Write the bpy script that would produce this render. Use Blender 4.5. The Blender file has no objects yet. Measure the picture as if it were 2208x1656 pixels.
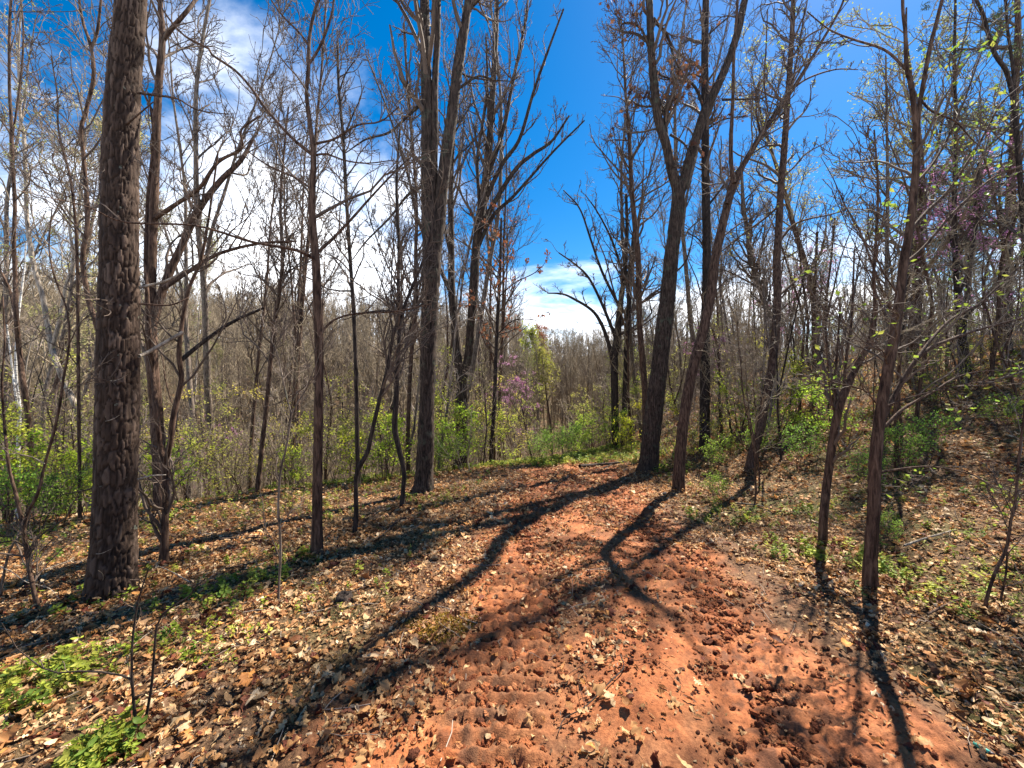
import bpy, math
import numpy as np
from mathutils import Vector

# ------------------------------------------------------------------ camera, sky, sun, exposure
scene = bpy.context.scene
COL = scene.collection
W_PX, H_PX, F_PX = 2208.0, 1656.0, 830.0
CX, CY, EYE = 1104.0, 828.0, 1.6

cam_data = bpy.data.cameras.new('camera')
cam_data.sensor_width = 36.0
cam_data.lens = F_PX / W_PX * 36.0
cam_data.clip_start = 0.05
cam_data.clip_end = 2000.0
cam = bpy.data.objects.new('camera', cam_data)
cam.location = (0, 0, EYE)
cam.rotation_euler = (math.radians(90), 0, 0)
COL.objects.link(cam)
scene.camera = cam

SUN_AZ, SUN_EL = math.radians(45), math.radians(51)
SUN_DIR = Vector((math.sin(SUN_AZ) * math.cos(SUN_EL), math.cos(SUN_AZ) * math.cos(SUN_EL), math.sin(SUN_EL)))

world = bpy.data.worlds.new('World')
scene.world = world
world.use_nodes = True
wn, wl = world.node_tree.nodes, world.node_tree.links
wn.clear()
w_out = wn.new('ShaderNodeOutputWorld')
w_bg = wn.new('ShaderNodeBackground')
w_bg.inputs['Strength'].default_value = 0.055
sky = wn.new('ShaderNodeTexSky')
sky.sky_type = 'NISHITA'
sky.sun_disc = False
sky.sun_elevation = SUN_EL
sky.sun_rotation = SUN_AZ
sky.air_density = 1.0
sky.dust_density = 0.15
sky.ozone_density = 2.0
hsv = wn.new('ShaderNodeHueSaturation')
hsv.inputs['Saturation'].default_value = 1.5
hsv.inputs['Value'].default_value = 1.0
wl.new(sky.outputs[0], hsv.inputs['Color'])
# clouds: a noise sheet seen in perspective, thicker towards one quarter and low over the woods
w_tc = wn.new('ShaderNodeTexCoord')
w_sep = wn.new('ShaderNodeSeparateXYZ')
wl.new(w_tc.outputs['Generated'], w_sep.inputs[0])
def wmath(op, a, b=None, c=None):
    n = wn.new('ShaderNodeMath'); n.operation = op
    for i, v in enumerate((a, b, c)):
        if v is None: continue
        if isinstance(v, (int, float)): n.inputs[i].default_value = v
        else: wl.new(v, n.inputs[i])
    return n.outputs[0]
zz = wmath('ADD', wmath('MAXIMUM', w_sep.outputs['Z'], 0.0), 0.22)
px_, py_ = wmath('DIVIDE', w_sep.outputs['X'], zz), wmath('DIVIDE', w_sep.outputs['Y'], zz)
w_comb = wn.new('ShaderNodeCombineXYZ')
wl.new(px_, w_comb.inputs[0]); wl.new(wmath('MULTIPLY', py_, 1.3), w_comb.inputs[1])
w_noise = wn.new('ShaderNodeTexNoise')
w_noise.inputs['Scale'].default_value = 1.15
w_noise.inputs['Detail'].default_value = 9.0
w_noise.inputs['Roughness'].default_value = 0.6
w_noise.inputs['Distortion'].default_value = 0.35
wl.new(w_comb.outputs[0], w_noise.inputs['Vector'])
# coverage: broad bank of cloud around one direction
CL_DIR = (math.sin(math.radians(-33)) * math.cos(math.radians(12)), math.cos(math.radians(-33)) * math.cos(math.radians(12)), math.sin(math.radians(12)))
dotn = wn.new('ShaderNodeVectorMath'); dotn.operation = 'DOT_PRODUCT'
wl.new(w_tc.outputs['Generated'], dotn.inputs[0]); dotn.inputs[1].default_value = CL_DIR
cov = wmath('MULTIPLY', wmath('SUBTRACT', dotn.outputs['Value'], 0.86), 2.1)
low = wmath('MULTIPLY', wmath('SUBTRACT', 0.32, w_sep.outputs['Z']), 1.5)
cov = wmath('MAXIMUM', wmath('MINIMUM', wmath('MAXIMUM', cov, low), 0.34), -0.12)
dens = wmath('ADD', w_noise.outputs['Fac'], cov)
w_ramp = wn.new('ShaderNodeMapRange')
w_ramp.interpolation_type = 'SMOOTHSTEP'
w_ramp.inputs['From Min'].default_value = 0.54
w_ramp.inputs['From Max'].default_value = 0.82
wl.new(dens, w_ramp.inputs['Value'])
w_mix = wn.new('ShaderNodeMix'); w_mix.data_type = 'RGBA'
wl.new(w_ramp.outputs['Result'], w_mix.inputs['Factor'])
wl.new(hsv.outputs['Color'], w_mix.inputs['A'])
w_mix.inputs['B'].default_value = (12.5, 12.8, 13.4, 1)
wl.new(w_mix.outputs['Result'], w_bg.inputs['Color'])
wl.new(w_bg.outputs[0], w_out.inputs[0])

sun_data = bpy.data.lights.new('sun', 'SUN')
sun_data.energy = 5.0
sun_data.angle = math.radians(0.5)
sun_data.color = (1.0, 0.92, 0.79)
sun = bpy.data.objects.new('sun', sun_data)
sun.rotation_euler = SUN_DIR.to_track_quat('Z', 'Y').to_euler()
sun.location = SUN_DIR * 60
COL.objects.link(sun)

vs = scene.view_settings
vs.view_transform = 'Standard'
vs.look = 'None'
vs.gamma = 1.0
vs.use_curve_mapping = False
vs.exposure = 1.65
scene.render.engine = 'CYCLES'
scene.cycles.max_bounces = 6
scene.cycles.diffuse_bounces = 3
scene.cycles.transmission_bounces = 3
scene.cycles.use_denoising = True

# ------------------------------------------------------------------ helpers
rng = np.random.default_rng(11)

def hash2(ix, iy, seed):
    h = (ix.astype(np.int64) * 374761393 + iy.astype(np.int64) * 668265263 + seed * 1442695041) & 0xFFFFFFFF
    h = ((h ^ (h >> 13)) * 1274126177) & 0xFFFFFFFF
    h = ((h ^ (h >> 16)) * 2246822519) & 0xFFFFFFFF
    return ((h ^ (h >> 15)) & 0xFFFFFF) / float(0xFFFFFF)

def vnoise(x, y, seed=0):
    x = np.asarray(x, float); y = np.asarray(y, float)
    ix, iy = np.floor(x), np.floor(y)
    fx, fy = x - ix, y - iy
    fx = fx * fx * (3 - 2 * fx); fy = fy * fy * (3 - 2 * fy)
    a, b = hash2(ix, iy, seed), hash2(ix + 1, iy, seed)
    c, d = hash2(ix, iy + 1, seed), hash2(ix + 1, iy + 1, seed)
    return (a * (1 - fx) + b * fx) * (1 - fy) + (c * (1 - fx) + d * fx) * fy

def wnoise(x, y, wrap, seed=0):
    """value noise that repeats after wrap cells in x"""
    ix, iy = np.floor(x), np.floor(y)
    fx, fy = x - ix, y - iy
    fx = fx * fx * (3 - 2 * fx); fy = fy * fy * (3 - 2 * fy)
    i0, i1 = np.mod(ix, wrap), np.mod(ix + 1, wrap)
    a, b = hash2(i0, iy, seed), hash2(i1, iy, seed)
    c, d = hash2(i0, iy + 1, seed), hash2(i1, iy + 1, seed)
    return (a * (1 - fx) + b * fx) * (1 - fy) + (c * (1 - fx) + d * fx) * fy

def fbm(x, y, oct=4, seed=0, gain=0.5):
    s, a, tot = 0.0, 1.0, 0.0
    for i in range(oct):
        s = s + a * vnoise(x * 2 ** i + 17.3 * i, y * 2 ** i - 9.1 * i, seed + i)
        tot += a; a *= gain
    return s / tot

def smooth(a, b, x):
    t = np.clip((np.asarray(x, float) - a) / (b - a), 0, 1)
    return t * t * (3 - 2 * t)

def cells(x, y, seed, wrap=None):
    """nearest two cell distances and the nearest cell's random value; wrap = period of x in cells"""
    ix, iy = np.floor(x), np.floor(y)
    f1 = np.full(x.shape, 9.0); f2 = np.full(x.shape, 9.0); val = np.zeros(x.shape)
    for dx in (-1, 0, 1):
        for dy in (-1, 0, 1):
            cx, cy = ix + dx, iy + dy
            kx = np.mod(cx, wrap) if wrap else cx
            jx, jy = hash2(kx, cy, seed), hash2(kx, cy, seed + 5)
            d = np.hypot(cx + 0.15 + 0.7 * jx - x, cy + 0.15 + 0.7 * jy - y)
            near = d < f1
            f2 = np.where(near, f1, np.minimum(f2, d))
            val = np.where(near, hash2(kx, cy, seed + 9), val)
            f1 = np.where(near, d, f1)
    return f1, f2, val

def mesh_from(name, verts, faces, smooth_shade=True, colors=None, attrs=None):
    """faces: list of (k,4) / (k,3) int arrays"""
    me = bpy.data.meshes.new(name)
    verts = np.ascontiguousarray(verts, np.float32)
    faces = [np.asarray(f, np.int32) for f in faces if len(f)]
    me.vertices.add(len(verts)); me.vertices.foreach_set('co', verts.ravel())
    loops = np.concatenate([f.ravel() for f in faces])
    counts = np.concatenate([np.full(len(f), f.shape[1], np.int32) for f in faces])
    starts = np.concatenate([[0], np.cumsum(counts)[:-1]]).astype(np.int32)
    me.loops.add(len(loops)); me.loops.foreach_set('vertex_index', loops)
    me.polygons.add(len(counts)); me.polygons.foreach_set('loop_start', starts)
    me.update(calc_edges=True)
    me.polygons.foreach_set('use_smooth', np.full(len(counts), smooth_shade, bool))
    if colors is not None:
        ca = me.color_attributes.new('col', 'FLOAT_COLOR', 'POINT')
        c = np.ones((len(verts), 4), np.float32); c[:, :3] = colors
        ca.data.foreach_set('color', c.ravel())
    for k, v in (attrs or {}).items():
        at = me.attributes.new(k, 'FLOAT', 'POINT')
        at.data.foreach_set('value', np.ascontiguousarray(v, np.float32))
    me.validate(verbose=False)
    return me

def obj(name, me, mat=None, parent=None, loc=None):
    o = bpy.data.objects.new(name, me)
    COL.objects.link(o)
    if mat and not me.materials: me.materials.append(mat)
    if parent: o.parent = parent
    if loc is not None: o.location = loc
    return o

def tag(o, label=None, cat=None, group=None, kind=None):
    if label: o['label'] = label
    if cat: o['category'] = cat
    if group: o['group'] = group
    if kind: o['kind'] = kind
    return o

def empty(name, loc, rz=0.0):
    o = bpy.data.objects.new(name, None)
    o.empty_display_size = 0.2
    o.location = loc; o.rotation_euler = (0, 0, rz)
    COL.objects.link(o)
    return o

def nrm(v):
    return v / np.maximum(np.linalg.norm(v, axis=-1, keepdims=True), 1e-9)

def tube_arrays(P, R, sides, phase=0.0, disp=None):
    """P (M,n,3), R (M,n) -> verts, quads"""
    M, n, _ = P.shape
    T = np.empty_like(P)
    T[:, 1:-1] = P[:, 2:] - P[:, :-2]; T[:, 0] = P[:, 1] - P[:, 0]; T[:, -1] = P[:, -1] - P[:, -2]
    T = nrm(T)
    mean = nrm(P[:, -1] - P[:, 0])
    ref = np.eye(3)[np.argmin(np.abs(mean), axis=1)][:, None, :]
    N = nrm(ref - (ref * T).sum(-1, keepdims=True) * T)
    B = np.cross(T, N)
    a = np.arange(sides) / sides * 2 * np.pi + phase
    rad = R[:, :, None] * (np.ones(sides) if disp is None else disp)
    V = P[:, :, None, :] + rad[..., None] * (np.cos(a)[:, None] * N[:, :, None, :] + np.sin(a)[:, None] * B[:, :, None, :])
    idx = np.arange(M * n * sides).reshape(M, n, sides)
    nx = np.roll(idx, -1, axis=2)
    Q = np.stack([idx[:, :-1], nx[:, :-1], nx[:, 1:], idx[:, 1:]], -1).reshape(-1, 4)
    return V.reshape(-1, 3), Q

def merge(parts):
    vs_, qs_, off = [], [], 0
    for v, q in parts:
        vs_.append(v); qs_.append(q + off); off += len(v)
    return np.concatenate(vs_), np.concatenate(qs_)

def spline(pts, step):
    """Catmull-Rom through rows of pts (any width; the first three columns are xyz), resampled about every step"""
    p = np.asarray(pts, float)
    ext = np.vstack([2 * p[0] - p[1], p, 2 * p[-1] - p[-2]])
    out = []
    for i in range(1, len(ext) - 2):
        a, b, c, d = ext[i - 1], ext[i], ext[i + 1], ext[i + 2]
        k = max(1, int(round(np.linalg.norm(c[:3] - b[:3]) / step)))
        t = (np.arange(k) / k)[:, None]
        out.append(0.5 * ((2 * b) + (c - a) * t + (2 * a - 5 * b + 4 * c - d) * t ** 2 + (3 * b - a - 3 * c + d) * t ** 3))
    out.append(p[-1:])
    r = np.vstack(out)
    if r.shape[1] > 3: r[:, 3] = np.maximum(r[:, 3], 1e-3)
    return r

def sprout(P, R, n, t, length, angle, seg=4, wig=0.2, up=0.1, rr=0.6, rmin=0.003, tip=0.3, rel=False, rg=None):
    """n random children on parent polylines P (M,N,3) with radii R (M,N)"""
    rg = rg or rng
    M, N, _ = P.shape
    m = rg.integers(0, M, n)
    tt = rg.uniform(t[0], t[1], n)
    f = np.minimum(tt * (N - 1), N - 1.001); i = f.astype(int); w = (f - i)
    a, b = P[m, i], P[m, i + 1]
    p = a * (1 - w[:, None]) + b * w[:, None]
    r = R[m, i] * (1 - w) + R[m, i + 1] * w
    T = nrm(b - a)
    v = rg.normal(size=(n, 3)); v -= (v * T).sum(-1, keepdims=True) * T; v = nrm(v)
    an = rg.uniform(angle[0], angle[1], n)[:, None]
    d = nrm(np.cos(an) * T + np.sin(an) * v + np.array([0, 0, up]))
    L = rg.uniform(length[0], length[1], n)
    if rel: L = L * np.linalg.norm(P[m, -1] - P[m, 0], axis=-1) 
    L = L * (1 - 0.45 * (tt - t[0]) / max(t[1] - t[0], 1e-6))
    out = np.empty((n, seg + 1, 3)); out[:, 0] = p
    for k in range(seg):
        d = nrm(d + wig * rg.normal(size=(n, 3)) + np.array([0, 0, up * 0.5]))
        p = p + d * (L / seg)[:, None]
        out[:, k + 1] = p
    r0 = np.maximum(np.minimum(r * rr, r * 0.95), rmin)
    k = np.linspace(0, 1, seg + 1)
    Rr = np.maximum(r0[:, None] * (1 - (1 - tip) * k[None, :]), rmin * 0.7)
    return out, Rr

# ------------------------------------------------------------------ terrain
S_T = np.array([-1e3, 0, 2, 5, 10, 20, 30, 40, 60, 85, 120, 170, 420.])
P_T = np.array([0, 0, -.12, -.65, -2.0, -4.4, -5.8, -6.0, -3.5, 3.0, 11.0, 14.0, 15.])

def path_x(Y):
    return 0.42 + 0.11 * np.asarray(Y, float)

def terrain(X, Y):
    X = np.asarray(X, float); Y = np.asarray(Y, float)
    u = X - path_x(Y)
    h = -0.063 * (12 - np.log1p(np.exp(np.clip((12 - Y) / 1.5, -40, 40))) * 1.5)
    rise = 0.295 * (np.log1p(np.exp(np.clip((u - 2.6) / 0.5, -40, 40))) * 0.5)
    rise = np.where(rise > 2.4, 2.4 + 2.0 * (1 - np.exp(-(rise - 2.4) / 2.0)), rise)
    h = h + rise
    h = h - 0.05 * np.log1p(np.exp(np.clip((-u - 2.4) / 0.5, -40, 40))) * 0.5 * np.exp(-np.maximum(-u - 12, 0) / 20)
    yc = np.where(X < 1.5, np.maximum(10.0 + 0.45 * (X - 1.5), -30), 10.0 + 1.1 * (X - 1.5))
    s = Y - yc
    h = h + np.interp(s, S_T, P_T)
    far = smooth(8, 40, np.hypot(X, Y))
    h = h + (fbm(X * 0.9, Y * 0.9, 3, 3) - 0.5) * 0.10 * (1 - far) * smooth(1.4, 3.0, np.abs(u))
    h = h + (fbm(X * 0.06, Y * 0.06, 3, 8) - 0.5) * 3.0 * far
    return h

def path_width(Y):
    return 1.62 + 0.25 * (fbm(np.asarray(Y) * 0.8, np.asarray(Y) * 0 + 3.3, 2, 21) - 0.5)

def path_mask(X, Y):
    """1 on the bare clay, 0 off it"""
    u = X - path_x(Y)
    n = (fbm(X * 1.7, Y * 1.7, 3, 31) - 0.5) * 0.9
    return smooth(0.25, -0.25, np.abs(u) - path_width(Y) + n) * smooth(14.5, 11.5, Y)

def rut(u, Y):
    """depth profile of the two wheel ruts"""
    wob = 0.06 * np.sin(Y * 1.3)
    a = np.exp(-((u + 0.72 + wob) / 0.26) ** 2)
    b = np.exp(-((u - 0.78 + wob) / 0.30) ** 2)
    return a, b

def path_z(X, Y):
    u = X - path_x(Y)
    a, b = rut(u, Y)
    z = terrain(X, Y) + 0.012
    z = z - 0.035 * (a + b) + 0.03 * np.exp(-(u / 0.3) ** 2)
    z = z + (fbm(X * 3.0, Y * 3.0, 3, 41) - 0.5) * 0.05
    return z

def surf(X, Y):
    m = smooth(1.75, 1.45, np.abs(X - path_x(Y))) * smooth(14.0, 12.0, Y)
    return terrain(X, Y) * (1 - m) + path_z(X, Y) * m

def hit(px, py):
    """where the ray through a photo pixel meets the ground"""
    t = np.linspace(0.6, 90, 12000)
    X = (px - CX) / F_PX * t; Z = EYE - (py - CY) / F_PX * t
    k = np.nonzero(Z < terrain(X, t))[0]
    k = k[0] if len(k) else len(t) - 1
    return float(X[k]), float(t[k]), float(terrain(X[k], t[k]))

def at(px, py, Y):
    return np.array([(px - CX) / F_PX * Y, Y, EYE - (py - CY) / F_PX * Y])

def scatter(name, pos, rot, scl, idx, cols, templates, rnd_seed=0):
    """one object that sets copies of small template meshes on points (geometry nodes), each with its own colour"""
    me = bpy.data.meshes.new(name)
    me.vertices.add(len(pos)); me.vertices.foreach_set('co', np.ascontiguousarray(pos, np.float32).ravel())
    for k, v in (('rot', rot), ('scl', scl)):
        at_ = me.attributes.new(k, 'FLOAT_VECTOR', 'POINT'); at_.data.foreach_set('vector', np.ascontiguousarray(v, np.float32).ravel())
    at_ = me.attributes.new('pick', 'INT', 'POINT'); at_.data.foreach_set('value', np.ascontiguousarray(idx, np.int32))
    c = np.ones((len(pos), 4), np.float32); c[:, :3] = cols
    at_ = me.attributes.new('col', 'FLOAT_COLOR', 'POINT'); at_.data.foreach_set('color', c.ravel())
    coll = bpy.data.collections.new(name + '_kinds')
    for i, (tm, mt) in enumerate(templates):
        if mt and not tm.materials: tm.materials.append(mt)
        coll.objects.link(bpy.data.objects.new('%s_%02d' % (name, i), tm))
    ng = bpy.data.node_groups.new(name, 'GeometryNodeTree')
    ng.interface.new_socket('Geometry', in_out='INPUT', socket_type='NodeSocketGeometry')
    ng.interface.new_socket('Geometry', in_out='OUTPUT', socket_type='NodeSocketGeometry')
    N, L = ng.nodes, ng.links
    gi, go = N.new('NodeGroupInput'), N.new('NodeGroupOutput')
    ci = N.new('GeometryNodeCollectionInfo'); ci.inputs['Collection'].default_value = coll
    ci.inputs['Separate Children'].default_value = True; ci.inputs['Reset Children'].default_value = True
    ip = N.new('GeometryNodeInstanceOnPoints'); ip.inputs['Pick Instance'].default_value = True
    def attr(nm, ty):
        n = N.new('GeometryNodeInputNamedAttribute'); n.data_type = ty; n.inputs['Name'].default_value = nm
        return n.outputs['Attribute']
    e2r = N.new('FunctionNodeEulerToRotation')
    L.new(attr('rot', 'FLOAT_VECTOR'), e2r.inputs[0])
    L.new(gi.outputs[0], ip.inputs['Points']); L.new(ci.outputs[0], ip.inputs['Instance'])
    L.new(attr('pick', 'INT'), ip.inputs['Instance Index']); L.new(e2r.outputs[0], ip.inputs['Rotation']); L.new(attr('scl', 'FLOAT_VECTOR'), ip.inputs['Scale'])
    L.new(ip.outputs[0], go.inputs[0])
    o = bpy.data.objects.new(name, me); COL.objects.link(o)
    md = o.modifiers.new('scatter', 'NODES'); md.node_group = ng
    return o
# ------------------------------------------------------------------ materials
def new_mat(name):
    m = bpy.data.materials.new(name); m.use_nodes = True
    nt = m.node_tree; nt.nodes.clear()
    out = nt.nodes.new('ShaderNodeOutputMaterial')
    return m, nt, out

def ramp(nt, fac, stops):
    r = nt.nodes.new('ShaderNodeValToRGB')
    e = r.color_ramp.elements
    while len(e) < len(stops): e.new(0.5)
    for el, (p, c) in zip(e, stops):
        el.position = p; el.color = (*c, 1)
    nt.links.new(fac, r.inputs[0])
    return r.outputs[0]

def noise(nt, vec, scale, detail=4, rough=0.55, dist=0.0):
    n = nt.nodes.new('ShaderNodeTexNoise')
    n.inputs['Scale'].default_value = scale; n.inputs['Detail'].default_value = detail
    n.inputs['Roughness'].default_value = rough; n.inputs['Distortion'].default_value = dist
    if vec is not None: nt.links.new(vec, n.inputs['Vector'])
    return n.outputs['Fac']

def mixc(nt, fac, a, b, mode='MIX'):
    m = nt.nodes.new('ShaderNodeMix'); m.data_type = 'RGBA'; m.blend_type = mode
    for s, v in (('Factor', fac), ('A', a), ('B', b)):
        if isinstance(v, (int, float)): m.inputs[s].default_value = v
        elif isinstance(v, tuple): m.inputs[s].default_value = (*v, 1)
        else: nt.links.new(v, m.inputs[s])
    return m.outputs['Result']

def bsdf(nt, col, rough=0.85, bump=None, bstr=0.5, bdist=0.01, spec=0.3):
    b = nt.nodes.new('ShaderNodeBsdfPrincipled')
    if isinstance(col, tuple): b.inputs['Base Color'].default_value = (*col, 1)
    else: nt.links.new(col, b.inputs['Base Color'])
    b.inputs['Roughness'].default_value = rough
    b.inputs['Specular IOR Level'].default_value = spec
    if bump is not None:
        bp = nt.nodes.new('ShaderNodeBump')
        bp.inputs['Strength'].default_value = bstr; bp.inputs['Distance'].default_value = bdist
        nt.links.new(bump, bp.inputs['Height']); nt.links.new(bp.outputs[0], b.inputs['Normal'])
    return b.outputs[0]

def objcoord(nt, scale=(1, 1, 1)):
    tc = nt.nodes.new('ShaderNodeTexCoord'); mp = nt.nodes.new('ShaderNodeMapping')
    mp.inputs['Scale'].default_value = scale
    nt.links.new(tc.outputs['Object'], mp.inputs[0])
    return mp.outputs[0]

def bark_mat(name, dark, mid, light, fine=30.0, lichen=None, stretch=0.16, bdist=0.012):
    m, nt, out = new_mat(name)
    v = objcoord(nt, (1, 1, stretch))
    n1 = noise(nt, v, fine, 6, 0.65, 0.4)
    n2 = noise(nt, objcoord(nt), 2.3, 3)
    c = ramp(nt, n1, [(0.36, dark), (0.50, mid), (0.66, light)])
    if lichen:
        f = ramp(nt, noise(nt, objcoord(nt), 5.0, 5, 0.7), [(0.56, (0, 0, 0)), (0.68, (0.55, 0.55, 0.55))])
        c = mixc(nt, f, c, lichen)
    c = mixc(nt, 0.5, c, ramp(nt, n2, [(0.3, (0.55, 0.55, 0.55)), (0.7, (1, 1, 1))]), 'MULTIPLY')
    nt.links.new(bsdf(nt, c, 0.9, n1, 0.9, bdist, 0.2), out.inputs[0])
    return m

def pine_mat():
    m, nt, out = new_mat('pine_bark')
    at_ = nt.nodes.new('ShaderNodeAttribute'); at_.attribute_name = 'plate'
    va = nt.nodes.new('ShaderNodeAttribute'); va.attribute_name = 'tint'
    n1 = noise(nt, objcoord(nt, (1, 1, 0.4)), 60, 6, 0.7)
    c = ramp(nt, va.outputs['Fac'], [(0.0, (0.046, 0.029, 0.021)), (0.5, (0.082, 0.054, 0.040)), (1.0, (0.140, 0.098, 0.076))])
    c = mixc(nt, at_.outputs['Fac'], (0.022, 0.014, 0.011), c)
    c = mixc(nt, 0.6, c, ramp(nt, n1, [(0.3, (0.45, 0.42, 0.40)), (0.7, (1.1, 1.08, 1.05))]), 'MULTIPLY')
    li = ramp(nt, noise(nt, objcoord(nt), 14.0, 3, 0.5), [(0.70, (0, 0, 0)), (0.74, (0.6, 0.6, 0.6))])
    c = mixc(nt, li, c, (0.20, 0.22, 0.17))
    nt.links.new(bsdf(nt, c, 0.9, n1, 0.8, 0.006, 0.2), out.inputs[0])
    return m

def birch_mat():
    m, nt, out = new_mat('birch_bark')
    n1 = noise(nt, objcoord(nt, (1, 1, 5)), 6, 4, 0.6)
    c = ramp(nt, n1, [(0.38, (0.05, 0.045, 0.04)), (0.44, (0.55, 0.52, 0.48)), (0.7, (0.72, 0.70, 0.66))])
    nt.links.new(bsdf(nt, c, 0.7, n1, 0.3, 0.004), out.inputs[0])
    return m

def twig_mat(name, a, b):
    m, nt, out = new_mat(name)
    n1 = noise(nt, objcoord(nt), 3.0, 3)
    nt.links.new(bsdf(nt, ramp(nt, n1, [(0.3, a), (0.7, b)]), 0.8, None, spec=0.3), out.inputs[0])
    return m

def leaf_mat(name, stops=None, trans=0.35, rough=0.6, use_attr=True, tint=None, inst=False):
    """leaves lit from behind glow: diffuse plus translucent"""
    m, nt, out = new_mat(name)
    if use_attr:
        a = nt.nodes.new('ShaderNodeAttribute'); a.attribute_name = 'col'; c = a.outputs['Color']
        if inst:
            a.attribute_type = 'INSTANCER'
            c = mixc(nt, 0.7, c, ramp(nt, noise(nt, objcoord(nt), 7.0, 4, 0.6), [(0.3, (0.45, 0.40, 0.36)), (0.62, (1.12, 1.1, 1.08))]), 'MULTIPLY')
        if tint:
            oi = nt.nodes.new('ShaderNodeObjectInfo')
            c = mixc(nt, 1.0, c, ramp(nt, oi.outputs['Random'], tint), 'MULTIPLY')
    else:
        oi = nt.nodes.new('ShaderNodeObjectInfo')
        c = ramp(nt, oi.outputs['Random'], stops)
        n1 = noise(nt, objcoord(nt), 45.0, 4)
        c = mixc(nt, 0.6, c, ramp(nt, n1, [(0.3, (0.55, 0.5, 0.45)), (0.65, (1.05, 1.05, 1.05))]), 'MULTIPLY')
    b = bsdf(nt, c, rough, None, spec=0.12)
    t = nt.nodes.new('ShaderNodeBsdfTranslucent'); nt.links.new(c, t.inputs['Color'])
    mx = nt.nodes.new('ShaderNodeMixShader'); mx.inputs[0].default_value = trans
    nt.links.new(b, mx.inputs[1]); nt.links.new(t.outputs[0], mx.inputs[2])
    nt.links.new(mx.outputs[0], out.inputs[0])
    return m

def clod_mat():
    m, nt, out = new_mat('clay_clod')
    a = nt.nodes.new('ShaderNodeAttribute'); a.attribute_name = 'col'; a.attribute_type = 'INSTANCER'
    n1 = noise(nt, objcoord(nt), 5.0, 4)
    c = mixc(nt, 0.6, a.outputs['Color'], ramp(nt, n1, [(0.3, (0.6, 0.55, 0.5)), (0.65, (1.1, 1.1, 1.1))]), 'MULTIPLY')
    nt.links.new(bsdf(nt, c, 0.9, n1, 0.6, 0.2, 0.15), out.inputs[0])
    return m

def ground_mat():
    m, nt, out = new_mat('forest_floor')
    v = objcoord(nt)
    n1 = noise(nt, v, 28.0, 6, 0.75)
    n2 = noise(nt, v, 0.8, 4, 0.6)
    n3 = noise(nt, v, 7.0, 5, 0.7)
    c = ramp(nt, n1, [(0.30, (0.025, 0.014, 0.009)), (0.47, (0.085, 0.047, 0.026)), (0.58, (0.19, 0.115, 0.065)), (0.72, (0.33, 0.23, 0.14))])
    g = ramp(nt, n2, [(0.45, (0, 0, 0)), (0.62, (0.55, 0.55, 0.55))])
    c2 = ramp(nt, n3, [(0.35, (0.03, 0.04, 0.012)), (0.65, (0.12, 0.14, 0.04))])
    c = mixc(nt, g, c, c2)
    nt.links.new(bsdf(nt, c, 0.95, n1, 1.0, 0.03, 0.15), out.inputs[0])
    return m

def path_mat():
    m, nt, out = new_mat('red_clay')
    v = objcoord(nt)
    n1 = noise(nt, v, 4.0, 5, 0.6)
    n2 = noise(nt, v, 45.0, 5, 0.7)
    n3 = noise(nt, v, 160.0, 3, 0.6)
    c = ramp(nt, n1, [(0.30, (0.20, 0.062, 0.022)), (0.50, (0.36, 0.120, 0.042)), (0.70, (0.47, 0.185, 0.072))])
    c = mixc(nt, 0.75, c, ramp(nt, n2, [(0.32, (0.42, 0.36, 0.34)), (0.6, (1.05, 1.05, 1.05))]), 'MULTIPLY')
    cl = nt.nodes.new('ShaderNodeAttribute'); cl.attribute_name = 'damp'
    c = mixc(nt, cl.outputs['Fac'], c, (0.085, 0.040, 0.024))
    mo = nt.nodes.new('ShaderNodeAttribute'); mo.attribute_name = 'humus'
    c = mixc(nt, mo.outputs['Fac'], c, ramp(nt, n2, [(0.35, (0.035, 0.018, 0.010)), (0.65, (0.16, 0.09, 0.045))]))
    add = nt.nodes.new('ShaderNodeMath'); add.operation = 'MULTIPLY_ADD'
    nt.links.new(n3, add.inputs[0]); add.inputs[1].default_value = 0.4; nt.links.new(n2, add.inputs[2])
    nt.links.new(bsdf(nt, c, 0.88, add.outputs[0], 0.8, 0.012, 0.25), out.inputs[0])
    return m

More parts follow.
